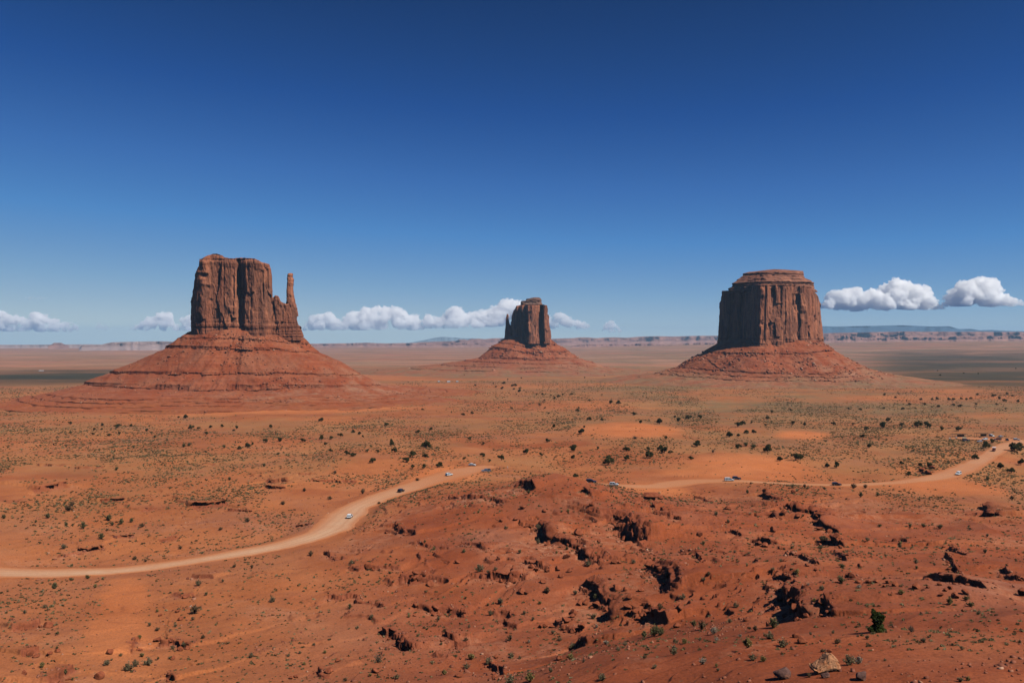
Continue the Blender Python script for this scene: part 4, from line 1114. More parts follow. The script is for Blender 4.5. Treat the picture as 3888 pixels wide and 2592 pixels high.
# ------------------------------------------------------------------ clouds (beyond the haze box)
def build_clouds():
    def cloud_mat(name, dens):
        m = bpy.data.materials.new(name); m.use_nodes = True
        nt = m.node_tree; nt.nodes.remove(nt.nodes["Principled BSDF"])
        v = nt.nodes.new("ShaderNodeVolumePrincipled")
        v.inputs['Color'].default_value = (1.0, 1.0, 1.0, 1)
        v.inputs['Density'].default_value = dens
        v.inputs['Anisotropy'].default_value = 0.0
        nt.links.new(v.outputs[0], nt.nodes["Material Output"].inputs['Volume'])
        return m
    cm = cloud_mat("cloud_vapour", 0.0095)
    thin = cloud_mat("thin_cloud_vapour", 0.0050)
    wisp = cloud_mat("wispy_cloud_vapour", 0.0012)
    tex = bpy.data.textures.new("billow", 'CLOUDS'); tex.noise_scale = 330; tex.noise_depth = 4
    tex2 = bpy.data.textures.new("billow_fine", 'CLOUDS'); tex2.noise_scale = 110; tex2.noise_depth = 3
    def cloud(label, D, tops, vb, mat, seed, n=60, vox=32, rmin=0.09, rmax=0.24, flat=True, thick=0.5):
        g = np.random.default_rng(seed)
        tu = [t[0] for t in tops]; tv = [t[1] for t in tops]
        mpp = D / F
        bm = bmesh.new()
        H = (vb - min(tv)) * mpp
        for k in range(int(n * 2.2)):
            u = g.uniform(tu[0], tu[-1])
            top = np.interp(u, tu, tv); h = max((vb - top) * mpp, 30.0)
            r = h * g.uniform(rmin, rmax) + 0.03 * H
            r = min(r, (min(u - tu[0], tu[-1] - u) * mpp) * 0.9 + 0.05 * H)
            f = g.random() ** 0.7
            if k % 2 == 0: f = 1.0; r *= g.uniform(0.45, 0.9)
            z = (VH - vb) * mpp + r * 0.35 + f * max(h - r * 1.35, 0.0)
            y = D + g.uniform(-thick, thick) * H * (1.2 - 0.6 * f)
            bmesh.ops.create_icosphere(bm, subdivisions=2, radius=r, matrix=Matrix.Translation(((u - U0) / F * D, y, z)) @ Matrix.Diagonal((1.15, 1.0, 0.92, 1)))
        me = bpy.data.meshes.new("cloud_raw"); bm.to_mesh(me); bm.free()
        o = bpy.data.objects.new("cloud_raw", me); COL.objects.link(o)
        md = o.modifiers.new("r", 'REMESH'); md.mode = 'VOXEL'; md.voxel_size = vox
        for tx, st in ((tex, 0.40 * H), (tex2, 0.26 * H)):
            d = o.modifiers.new("d", 'DISPLACE'); d.texture = tx; d.strength = st; d.mid_level = 0.5; d.texture_coords = 'GLOBAL'
        md = o.modifiers.new("r2", 'REMESH'); md.mode = 'VOXEL'; md.voxel_size = vox * 0.8
        dg = bpy.context.evaluated_depsgraph_get(); dg.update()
        m2 = bpy.data.meshes.new_from_object(o.evaluated_get(dg))
        bpy.data.objects.remove(o); bpy.data.meshes.remove(me)
        # one cloud, one body: stray scraps go
        E_ = np.zeros(len(m2.edges) * 2, np.int32); m2.edges.foreach_get('vertices', E_); E_ = E_.reshape(-1, 2)
        lab = np.arange(len(m2.vertices))
        while True:
            new = lab.copy()
            np.minimum.at(new, E_[:, 0], lab[E_[:, 1]]); np.minimum.at(new, E_[:, 1], lab[E_[:, 0]])
            new = new[new]
            if (new == lab).all(): break
            lab = new
        main = np.bincount(lab).argmax()
        bmk = bmesh.new(); bmk.from_mesh(m2); bmk.verts.ensure_lookup_table()
        bmesh.ops.delete(bmk, geom=[bmk.verts[i] for i in np.where(lab != main)[0]], context='VERTS')
        bmk.to_mesh(m2); bmk.free()
        # condensation level: a nearly flat base
        co = np.zeros(len(m2.vertices) * 3, np.float32); m2.vertices.foreach_get('co', co); co = co.reshape(-1, 3)
        zb = (VH - vb) * mpp
        if flat:
            low = co[:, 2] < zb
            co[low, 2] = zb + (co[low, 2] - zb) * 0.12
            m2.vertices.foreach_set('co', co.ravel())
        m2.name = "cloud"
        ob = new_obj("cloud", m2, mat)
        tag(ob, label, "cloud", "cumulus clouds along the horizon")
        return ob
    D = 34000.0
    cloud("low many-humped white cumulus just beside the flat-topped butte without a spire", D, [(3118, 1160), (3135, 1140), (3155, 1110), (3170, 1105), (3200, 1098), (3240, 1092), (3270, 1104), (3295, 1120), (3300, 1100), (3312, 1097), (3325, 1112), (3342, 1100), (3352, 1118), (3375, 1140), (3390, 1160)], 1180, cm, 1, 110)
    cloud("tall white cumulus tower, middle one of the bright clouds above the mountains", D + 500, [(3350, 1100), (3362, 1082), (3390, 1070), (3412, 1058), (3435, 1068), (3465, 1082), (3500, 1088), (3515, 1110), (3530, 1132), (3545, 1150), (3570, 1168)], 1174, cm, 2, 110)
    cloud("bright white cumulus with a peaked top, farthest from any butte", D, [(3595, 1140), (3610, 1096), (3630, 1110), (3640, 1076), (3665, 1068), (3690, 1074), (3720, 1054), (3750, 1054), (3765, 1072), (3785, 1090), (3795, 1112), (3830, 1120), (3860, 1145), (3868, 1160)], 1162, cm, 3, 120)
    D = 44000.0
    cloud("hazy cumulus with one round tower, farthest out over the dark green flats", D, [(-160, 1170), (-40, 1172), (0, 1178), (20, 1190), (60, 1200), (95, 1208), (115, 1215), (122, 1190), (140, 1180), (158, 1192), (170, 1206), (215, 1212), (228, 1235)], 1258, thin, 4, 90, vox=42)
    cloud("small hazy puff pair low over the tiny horizon knob", D, [(178, 1248), (190, 1230), (206, 1224), (220, 1240), (240, 1225), (260, 1218), (275, 1232), (290, 1226), (300, 1245), (312, 1256)], 1260, thin, 5, 50, vox=40)
    cloud("thin hazy puff between the tiny horizon knob and the broadest butte", D, [(362, 1240), (372, 1222), (385, 1240), (400, 1232), (415, 1240), (425, 1254)], 1260, wisp, 6, 26, vox=40)
    cloud("hazy cumulus beside the shadowed edge of the broadest butte", D, [(490, 1252), (520, 1240), (545, 1218), (560, 1204), (585, 1200), (605, 1186), (640, 1184), (655, 1196), (650, 1220), (668, 1240), (690, 1250)], 1256, thin, 7, 60, vox=40)
    cloud("hazy cumulus cut off by the cliff edge of the broadest butte", D, [(690, 1240), (700, 1206), (720, 1198), (740, 1190), (765, 1196), (790, 1220), (800, 1245)], 1256, thin, 8, 40, vox=40)
    cloud("small hazy cumulus just beyond the thumb spire of the broadest butte", D, [(1150, 1250), (1175, 1215), (1190, 1196), (1215, 1190), (1250, 1184), (1262, 1196), (1290, 1212), (1305, 1240)], 1254, thin, 9, 60, vox=40)
    cloud("widest hazy cumulus bank between the thumb spire and the small far butte", D, [(1290, 1240), (1310, 1205), (1330, 1186), (1365, 1180), (1385, 1166), (1420, 1164), (1455, 1163), (1490, 1165), (1525, 1172), (1535, 1190), (1560, 1192), (1575, 1190), (1590, 1205), (1610, 1240)], 1252, thin, 10, 120, vox=42)
    cloud("knobbly hazy cumulus between the widest cloud bank and the small far butte", D, [(1600, 1230), (1612, 1195), (1640, 1198), (1665, 1205), (1690, 1192), (1705, 1170), (1735, 1164), (1755, 1175), (1770, 1195), (1790, 1190), (1810, 1210), (1835, 1235)], 1246, thin, 11, 90, vox=40)
    cloud("tallest hazy cumulus rising behind the small far butte", D + 2000, [(1780, 1190), (1840, 1180), (1880, 1168), (1900, 1150), (1918, 1138), (1945, 1136), (1975, 1141), (2000, 1150), (2040, 1170), (2080, 1200)], 1240, thin, 12, 90, vox=42)
    cloud("hazy cumulus trailing off behind the sunlit edge of the small far butte", D, [(2060, 1215), (2085, 1194), (2110, 1190), (2140, 1190), (2160, 1200), (2172, 1215), (2200, 1214), (2225, 1224), (2240, 1240)], 1248, thin, 13, 60, vox=40)
    cloud("single small puff standing alone between the small far butte and the flat-topped one", D, [(2284, 1255), (2295, 1230), (2312, 1216), (2330, 1220), (2345, 1238), (2360, 1252)], 1262, thin, 14, 36, vox=40)
    cloud("thin streak of high cloud alone in the blue above the tiny horizon knob", 30000.0, [(40, 1120), (90, 1119), (150, 1124), (220, 1131), (270, 1136)], 1138, wisp, 15, 26, vox=24, rmin=0.2, rmax=0.4)

# ------------------------------------------------------------------ haze
def build_haze():
    m = bpy.data.materials.new("thin_air"); m.use_nodes = True
    nt = m.node_tree; nt.nodes.remove(nt.nodes["Principled BSDF"])
    v = nt.nodes.new("ShaderNodeVolumePrincipled")
    v.inputs['Color'].default_value = HAZE_COL
    v.inputs['Density'].default_value = HAZE_DENS
    nt.links.new(v.outputs[0], nt.nodes["Material Output"].inputs['Volume'])
    bm = bmesh.new()
    bmesh.ops.create_cube(bm, size=1.0, matrix=Matrix.Translation((0, 0, 105)) @ Matrix.Diagonal((56000, 56000, 690, 1)))
    me = bpy.data.meshes.new("haze"); bm.to_mesh(me); bm.free()
    o = new_obj("haze", me, m)
    tag(o, kind="stuff")
HAZE_COL = (0.38, 0.68, 1.0, 1)
HAZE_DENS = 2.5e-5

# ------------------------------------------------------------------ plants
def leaf_quads(centers, size, g, flat=0.0):
    """small randomly turned leaf clumps as quads around the given centres"""
    n = len(centers)
    a = g.normal(size=(n, 3)); a[:, 2] *= 1 - flat; a /= np.linalg.norm(a, axis=1)[:, None] + 1e-9
    b = g.normal(size=(n, 3)); b -= (a * b).sum(1)[:, None] * a; b /= np.linalg.norm(b, axis=1)[:, None] + 1e-9
    s = (np.asarray(size) * g.uniform(0.6, 1.3, n))[:, None]
    V = np.stack([centers - a * s - b * s * 0.55, centers + a * s * 0.7 - b * s * 0.7, centers + a * s + b * s * 0.5, centers - a * s * 0.6 + b * s * 0.7], 1)
    Q = np.arange(n * 4).reshape(n, 4)
    return V.reshape(-1, 3), Q

def tube(p0, p1, r0, r1, n=6):
    p0 = np.array(p0, float); p1 = np.array(p1, float)
    d = p1 - p0; d /= np.linalg.norm(d) + 1e-9
    a = np.cross(d, [0.3, 0.9, 0.2]); a /= np.linalg.norm(a) + 1e-9; b = np.cross(d, a)
    t = np.arange(n) * 2 * math.pi / n
    ring = np.cos(t)[:, None] * a + np.sin(t)[:, None] * b
    V = np.concatenate([p0 + ring * r0, p1 + ring * r1])
    Q = np.array([(i, (i + 1) % n, n + (i + 1) % n, n + i) for i in range(n)])
    return V, Q

def juniper_meshes(seed, lobes=None, leaves=900, leaf=0.055):
    """unit-high juniper: crown of leaf clumps round several lobes, and a twisted trunk with limbs"""
    g = np.random.default_rng(seed)
    if lobes is None:
        lobes = []
        for k in range(g.integers(5, 9)):
            a = g.uniform(0, 6.28); rr = g.uniform(0.12, 0.52)
            lobes.append((rr * math.cos(a), rr * math.sin(a), g.uniform(0.30, 0.72), g.uniform(0.13, 0.27)))
        lobes.append((g.uniform(-.15, .15), g.uniform(-.15, .15), 0.66, 0.28))
    lob = np.array(lobes)
    w = lob[:, 3] ** 2; w /= w.sum()
    k = g.choice(len(lob), leaves, p=w)
    d = g.normal(size=(leaves, 3)); d /= np.linalg.norm(d, axis=1)[:, None]
    r = lob[k, 3] * g.random(leaves) ** 0.28 * (1 + 0.22 * vnoise(d[:, 0] * 3 + k * 5, d[:, 2] * 3 + d[:, 1] * 2, seed))
    c = lob[k, :3] + d * r[:, None] * np.array([1, 1, 0.85])
    c[:, 2] = np.maximum(c[:, 2], 0.06 + 0.05 * g.random(leaves))
    V, Q = leaf_quads(c, leaf, g)
    tint = np.repeat(np.clip(0.45 + 0.35 * vnoise(c[:, 0] * 5, c[:, 1] * 5 + c[:, 2] * 5, seed + 1) + g.normal(0, 0.15, leaves), 0, 1), 4)
    crown = raw_mesh("crown", V, Q, {'tint': tint})
    parts = [tube((0, 0, -0.08), (0.02, 0.01, 0.26), 0.055, 0.040) + (0,), tube((0.02, 0.01, 0.26), (0.0, 0.03, 0.5), 0.040, 0.022) + (0,)]
    for x, y, z, rr in lob:
        parts.append(tube((0.015, 0.01, 0.18), (x * 0.8, y * 0.8, z * 0.85), 0.026, 0.010, 5) + (0,))
    trunk = join_raw("trunk", parts)
    return crown, trunk

def shrub_meshes(seed, leaves=420, dead=False, spread=1.0, leaf=0.075):
    """unit-high desert shrub: many fine stems fanning out of one base, leaf clumps towards their ends"""
    g = np.random.default_rng(seed)
    ns = 34 if not dead else 60
    parts = []; tips = []
    for k in range(ns):
        a = g.uniform(0, 6.28); e = g.uniform(0.15, 1.0)
        L = g.uniform(0.6, 1.0)
        tip = np.array([math.cos(a) * e * 0.75 * spread * L, math.sin(a) * e * 0.75 * spread * L, L * (1 - 0.55 * e * e)])
        midp = tip * 0.5 + np.array([0, 0, 0.06])
        base = np.array([math.cos(a) * 0.05, math.sin(a) * 0.05, -0.08])
        parts.append(tube(base, midp, 0.014, 0.010, 3) + (0,)); parts.append(tube(midp, tip, 0.010, 0.004, 3) + (0,))
        tips.append((base, midp, tip))
    stem = join_raw("stem", parts)
    n = leaves if not dead else leaves // 4
    k = g.integers(0, ns, n); t = g.uniform(0.35, 1.05, n)
    T = np.array(tips)
    c = np.where((t < 0.5)[:, None], T[k, 0] + (T[k, 1] - T[k, 0]) * (t * 2)[:, None], T[k, 1] + (T[k, 2] - T[k, 1]) * ((t - 0.5) * 2)[:, None])
    c = c + g.normal(0, 0.05, (n, 3)); c[:, 2] = np.maximum(c[:, 2], 0.03)
    V, Q = leaf_quads(c, leaf * (0.6 if dead else 1.0), g)
    tint = np.repeat(np.clip(0.15 + 0.6 * c[:, 2] + g.normal(0, 0.18, n), 0, 1), 4)
    return raw_mesh("foliage", V, Q, {'tint': tint}), stem

# ------------------------------------------------------------------ labels: what stands nearest, and on which side
LANDMARKS = []
ORD = ["nearest", "second", "third", "fourth", "fifth", "sixth", "seventh", "eighth", "ninth", "tenth", "eleventh", "twelfth", "thirteenth", "fourteenth", "fifteenth"]
def relation(pos, marks):
    best = None
    for nm, (lx, ly) in marks:
        dx = pos[0] / pos[1] - lx / ly; dy = math.log(pos[1] / ly)
        d = math.hypot(dx, 0.55 * dy)
        if best is None or d < best[0]:
            best = (d, nm, dx, dy)
    d, nm, dx, dy = best
    if abs(dx) > abs(0.55 * dy): side = "right of" if dx > 0 else "left of"
    else: side = "beyond" if dy > 0 else "in front of"
    return d, nm, side

def label_all(items, noun, marks):
    """items: (object, position, adjective); each gets a label of its own by landmark, side and rank"""
    groups = {}
    for o, pos, adj in items:
        d, nm, side = relation(pos, marks)
        groups.setdefault((nm, side, adj), []).append((d, o))
    for (nm, side, adj), L in groups.items():
        L.sort(key=lambda t: t[0])
        for i, (d, o) in enumerate(L):
            o["label"] = f"{adj} {noun} {side} {nm}" + ("" if len(L) == 1 else (", nearest to it" if i == 0 else f", {ORD[min(i, 14)]} nearest to it"))

def copy_tree(src, loc, rz, sc, name=None):
    c = src.copy(); COL.objects.link(c)
    c.location = loc; c.rotation_euler = (0, 0, rz); c.scale = sc
    for ch in src.children:
        k = ch.copy(); COL.objects.link(k); k.parent = c
        for g in ch.children:
            q = g.copy(); COL.objects.link(q); q.parent = k
    return c

def px(lst, ox, oy, sc=1.809):
    return [(ox + p[0] / sc, oy + p[1] / sc, p[2] / sc) + tuple(p[3:]) for p in lst]

JUN = px([(300, 216, 36), (75, 258, 34), (118, 272, 32), (142, 290, 22), (338, 350, 38, 1), (360, 392, 44), (243, 395, 34), (173, 390, 30), (72, 420, 40), (205, 466, 46), (30, 410, 40), (480, 430, 62), (440, 460, 56), (577, 366, 66), (520, 262, 36), (610, 240, 32), (570, 430, 40), (668, 494, 58), (483, 503, 42), (560, 505, 44), (878, 310, 34), (968, 342, 24), (838, 440, 28), (965, 422, 44), (1012, 457, 30), (1093, 446, 48), (1262, 402, 54), (1365, 418, 34), (1408, 322, 38), (1454, 224, 32), (1640, 268, 60), (1590, 387, 66), (1585, 436, 38), (1697, 172, 40), (1755, 373, 32), (1825, 482, 76), (1835, 440, 50), (1953, 384, 50), (1955, 445, 46), (2050, 194, 34), (2178, 198, 60), (2105, 430, 62), (2210, 402, 60), (2185, 380, 50), (2250, 402, 36), (2222, 305, 36), (2100, 376, 36), (1662, 224, 24), (2310, 180, 36), (830, 139, 28), (890, 130, 26), (1163, 96, 22), (550, 104, 20), (1615, 114, 28), (1353, 73, 24), (1845, 60, 36), (1895, 62, 36), (2000, 140, 34), (2285, 156, 28), (1600, 566, 40)], 1300, 1500) \
    + px([(45, 165, 46), (128, 162, 38), (385, 218, 56), (420, 202, 40), (480, 194, 26), (575, 212, 26), (590, 164, 28), (618, 123, 28), (750, 108, 26), (845, 210, 30), (768, 200, 36), (1045, 206, 34), (1175, 205, 30), (1230, 106, 24), (1418, 185, 40), (1385, 224, 56), (1268, 238, 34), (1510, 214, 34), (1620, 216, 60), (1690, 220, 60), (1785, 242, 36), (1900, 246, 46), (328, 288, 60), (390, 284, 34), (445, 265, 36), (495, 262, 40), (108, 354, 62), (388, 365, 44), (593, 392, 70), (62, 442, 40), (675, 452, 52), (785, 448, 70), (815, 440, 56), (1000, 498, 44), (1065, 500, 56), (1510, 476, 36), (1560, 552, 44), (1640, 490, 40), (2285, 388, 100), (2320, 370, 70), (2090, 362, 60), (2130, 330, 40), (1245, 292, 40), (1290, 362, 40), (2015, 443, 50), (2190, 504, 56), (2265, 534, 56), (1700, 500, 50), (2330, 480, 56)], 2588, 1500) \
    + px([(1275, 162, 40), (1226, 157, 20), (483, 200, 30), (703, 211, 28), (812, 226, 48), (900, 216, 30), (645, 243, 26), (635, 273, 28), (700, 238, 22), (488, 263, 22), (750, 280, 28), (817, 268, 28), (1010, 248, 32), (1063, 293, 26), (1310, 236, 40), (1362, 235, 26), (1418, 271, 34), (1447, 225, 32), (1525, 219, 32), (1605, 248, 22), (1625, 230, 30), (1858, 224, 36), (2207, 180, 42), (2080, 320, 44), (1825, 325, 36), (1920, 320, 44), (2210, 306, 42), (2275, 304, 36), (2235, 344, 30), (1700, 362, 44), (1645, 372, 34), (1735, 340, 24), (2340, 284, 40), (2270, 388, 30)], 0, 1500) \
    + px([(585, 164, 36), (865, 180, 36), (950, 205, 66), (975, 135, 50), (1095, 172, 50), (1130, 165, 50), (1195, 205, 44), (1185, 245, 60), (1245, 228, 30), (1110, 210, 36), (1420, 275, 30), (1495, 283, 40), (1520, 368, 34), (1450, 428, 40), (1710, 315, 50), (1660, 343, 50), (1610, 294, 30), (1770, 286, 34), (1890, 282, 44), (2300, 285, 28), (1530, 467, 34), (1080, 472, 44), (730, 420, 30), (2135, 368, 46), (1970, 512, 50), (1985, 465, 36), (2130, 622, 78), (2300, 628, 50), (540, 540, 44), (420, 560, 46), (265, 523, 26), (1580, 540, 34), (830, 135, 30), (1025, 80, 26), (1210, 60, 26), (2065, 55, 30)], 1640, 1420, 3.564) \
    + px([(1055, 1008, 42), (1225, 1010, 50), (1365, 950, 44), (1310, 950, 40), (1185, 952, 36), (1500, 955, 44), (1550, 960, 44), (1640, 945, 36), (1700, 952, 36), (1750, 945, 34), (1825, 898, 44), (2005, 918, 60), (2070, 945, 46), (2160, 888, 36), (2130, 970, 44), (1385, 1035, 46), (1555, 1018, 40), (1630, 1035, 48), (1810, 1005, 36), (2285, 978, 44), (2040, 1010, 36), (980, 1060, 44), (500, 1066, 36), (365, 1058, 34), (770, 898, 34), (930, 888, 26), (895, 930, 30), (765, 1052, 34), (2140, 1058, 30), (1305, 1035, 32), (1120, 1050, 30), (2220, 910, 34), (1405, 675, 24), (1370, 625, 20), (1835, 658, 24), (2260, 600, 26), (1670, 650, 22)], 3100, 1200, 2.985)

SHR = px([(1340, 596, 90, 'brown'), (378, 424, 60, 'green'), (695, 84, 60, 'green'), (438, 152, 55, 'grey'), (310, 556, 40, 'grey'), (1870, 516, 52, 'grey'), (1265, 824, 52, 'grey'), (1015, 948, 80, 'grey'), (885, 985, 80, 'grey'), (930, 960, 60, 'grey'), (1365, 402, 52, 'grey'), (1418, 470, 36, 'green'), (1608, 278, 36, 'brown'), (1325, 640, 36, 'grey'), (1205, 686, 36, 'grey'), (1080, 714, 40, 'brown'), (1027, 682, 36, 'grey'), (1185, 838, 46, 'grey'), (690, 1036, 36, 'green'), (600, 356, 40, 'green'), (655, 418, 36, 'yellow'), (2135, 202, 50, 'brown'), (490, 368, 36, 'green'), (975, 892, 40, 'yellow'), (830, 886, 30, 'grey'), (1730, 285, 34, 'brown'), (1395, 765, 34, 'brown'), (1725, 898, 50, 'grey'), (2155, 812, 30, 'grey'), (1240, 152, 40, 'brown'), (925, 226, 36, 'brown'), (1000, 240, 30, 'brown'), (730, 950, 60, 'grey'), (1165, 908, 30, 'grey'), (1085, 910, 26, 'green'), (170, 596, 36, 'grey'), (450, 1020, 46, 'green'), (290, 966, 50, 'yellow'), (500, 1052, 26, 'green'), (395, 742, 36, 'green'), (390, 838, 30, 'green'), (1530, 378, 30, 'grey'), (960, 770, 40, 'yellow'), (1080, 585, 30, 'yellow'), (1980, 890, 30, 'grey'), (2230, 868, 34, 'yellow'), (2060, 870, 34, 'grey'), (2090, 945, 34, 'yellow')], 0, 2000) \
    + px([(245, 930, 110, 'dead'), (50, 565, 46, 'green'), (1405, 460, 60, 'brown'), (940, 308, 80, 'grey'), (835, 178, 40, 'green'), (1050, 302, 40, 'grey'), (1000, 320, 36, 'grey'), (1690, 270, 60, 'grey'), (1725, 630, 60, 'grey'), (2140, 748, 100, 'green'), (2185, 742, 80, 'green'), (2075, 755, 60, 'green'), (2275, 878, 90, 'grey'), (1565, 908, 70, 'yellow'), (1655, 930, 50, 'dead'), (2145, 972, 50, 'grey'), (1290, 1064, 90, 'yellow'), (1150, 1085, 110, 'grey'), (1150, 782, 60, 'brown'), (855, 972, 60, 'grey'), (1000, 945, 60, 'grey'), (885, 910, 64, 'yellow'), (1430, 998, 50, 'grey'), (1780, 1056, 70, 'grey'), (1600, 466, 46, 'grey'), (660, 640, 36, 'grey'), (705, 722, 36, 'brown'), (455, 622, 30, 'yellow'), (560, 698, 26, 'green'), (505, 720, 24, 'green'), (200, 636, 40, 'grey'), (100, 700, 36, 'grey'), (870, 692, 28, 'grey'), (970, 702, 24, 'yellow'), (1310, 648, 30, 'grey'), (1085, 530, 60, 'grey'), (1000, 540, 30, 'green'), (1355, 530, 36, 'yellow'), (1250, 600, 36, 'grey'), (1650, 806, 60, 'grey'), (1810, 806, 50, 'pale'), (1940, 816, 40, 'grey'), (1895, 852, 40, 'grey'), (2020, 812, 30, 'grey'), (2075, 904, 36, 'brown'), (2290, 795, 50, 'grey'), (1020, 606, 50, 'grey'), (2180, 575, 60, 'brown'), (2335, 495, 60, 'grey'), (1745, 694, 40, 'pale'), (1445, 735, 40, 'grey'), (1540, 156, 36, 'green'), (1220, 180, 40, 'green'), (1345, 116, 44, 'grey'), (1470, 184, 24, 'yellow'), (1345, 276, 24, 'yellow'), (630, 158, 28, 'yellow'), (565, 110, 30, 'green'), (845, 494, 24, 'green'), (375, 528, 18, 'green'), (1160, 896, 50, 'grey'), (700, 1014, 50, 'yellow'), (375, 1042, 50, 'grey'), (190, 1024, 32, 'yellow'), (20, 1056, 40, 'brown'), (60, 256, 44, 'grey'), (325, 322, 30, 'green'), (2000, 252, 40, 'grey'), (2140, 232, 30, 'green'), (1585, 838, 70, 'grey'), (1495, 780, 34, 'grey'), (1280, 796, 30, 'pale'), (850, 780, 34, 'brown'), (680, 810, 30, 'green'), (620, 860, 24, 'green'), (1740, 500, 50, 'green'), (1220, 905, 30, 'grey')], 1300, 2000) \
    + px([(630, 690, 110, 'green'), (140, 705, 84, 'brown'), (220, 736, 72, 'pale'), (85, 682, 60, 'green'), (600, 768, 74, 'grey'), (455, 828, 92, 'yellow'), (700, 822, 92, 'grey'), (1070, 800, 50, 'brown'), (1275, 770, 40, 'grey'), (1660, 794, 50, 'grey'), (1580, 720, 76, 'dead'), (1150, 948, 104, 'grey'), (1212, 938, 70, 'pale'), (145, 938, 70, 'pale'), (490, 914, 72, 'grey'), (560, 924, 54, 'yellow'), (968, 858, 38, 'brown'), (1925, 846, 40, 'grey'), (1985, 548, 60, 'green'), (1840, 532, 60, 'yellow'), (1090, 384, 70, 'green'), (965, 436, 50, 'grey'), (790, 330, 50, 'yellow'), (910, 514, 38, 'yellow'), (1510, 464, 60, 'yellow'), (1100, 278, 50, 'green'), (980, 108, 60, 'grey'), (960, 148, 30, 'grey'), (375, 552, 50, 'grey'), (505, 712, 50, 'brown'), (330, 658, 46, 'grey'), (1040, 732, 36, 'grey'), (240, 780, 38, 'pale'), (20, 802, 46, 'yellow'), (125, 780, 36, 'grey'), (875, 1030, 50, 'brown'), (250, 990, 34, 'grey'), (240, 962, 34, 'yellow'), (1915, 1062, 60, 'grey'), (1965, 1056, 44, 'yellow'), (2040, 602, 50, 'grey'), (1735, 264, 30, 'grey'), (1610, 250, 40, 'grey'), (1615, 290, 30, 'green'), (885, 740, 34, 'grey'), (870, 414, 26, 'pale'), (1220, 418, 40, 'pale'), (700, 448, 42, 'yellow'), (365, 178, 24, 'grey'), (625, 322, 36, 'grey'), (450, 268, 24, 'green'), (185, 356, 36, 'brown'), (150, 386, 36, 'grey'), (590, 238, 24, 'green'), (680, 240, 30, 'grey'), (755, 150, 30, 'green'), (2085, 178, 40, 'grey'), (1500, 134, 36, 'yellow'), (1955, 505, 50, 'green'), (400, 755, 34, 'pale'), (1395, 920, 28, 'grey')], 2588, 2000) \
    + px([(235, 824, 36, 'grey'), (320, 878, 36, 'grey'), (965, 1008, 60, 'grey'), (955, 1055, 30, 'green'), (1660, 905, 44, 'green'), (1775, 918, 50, 'grey'), (1230, 700, 46, 'green'), (1345, 690, 40, 'green'), (1180, 640, 60, 'brown'), (1262, 638, 44, 'brown'), (760, 636, 46, 'grey'), (845, 634, 36, 'brown'), (980, 648, 30, 'green'), (450, 675, 34, 'green'), (475, 612, 24, 'brown'), (1275, 1004, 40, 'grey'), (150, 1024, 30, 'yellow'), (1500, 1045, 36, 'grey'), (2270, 718, 40, 'brown'), (1570, 908, 36, 'green'), (1360, 906, 36, 'green'), (2100, 972, 30, 'grey'), (215, 395, 50, 'dead'), (490, 362, 70, 'green'), (440, 350, 50, 'green'), (2100, 584, 40, 'green')], 2588, 1500) \
    + px([(1550, 808, 30, 'yellow'), (1505, 810, 24, 'yellow'), (1125, 918, 36, 'grey'), (1345, 925, 50, 'grey'), (935, 806, 24, 'yellow'), (1280, 676, 36, 'green'), (250, 748, 30, 'brown'), (630, 1062, 30, 'yellow'), (515, 588, 36, 'brown'), (140, 676, 44, 'brown'), (2010, 300, 70, 'dead')], 1300, 1500) \
    + px([(470, 795, 60, 'brown'), (495, 760, 40, 'brown'), (570, 918, 60, 'green'), (750, 862, 60, 'green'), (330, 844, 50, 'green'), (975, 904, 44, 'brown'), (835, 886, 50, 'green'), (905, 872, 40, 'green'), (1945, 750, 40, 'brown'), (2265, 716, 40, 'brown'), (2090, 662, 36, 'brown'), (1515, 926, 36, 'brown'), (735, 930, 26, 'brown'), (770, 896, 36, 'green'), (455, 896, 34, 'green'), (500, 894, 24, 'green'), (245, 874, 30, 'green'), (25, 848, 46, 'green'), (1575, 584, 36, 'green'), (1815, 490, 36, 'green'), (800, 514, 34, 'green'), (1910, 410, 30, 'green'), (1300, 350, 36, 'green'), (1260, 358, 40, 'green'), (1540, 364, 36, 'green'), (2300, 542, 40, 'brown'), (1700, 870, 44, 'brown')], 0, 1500)

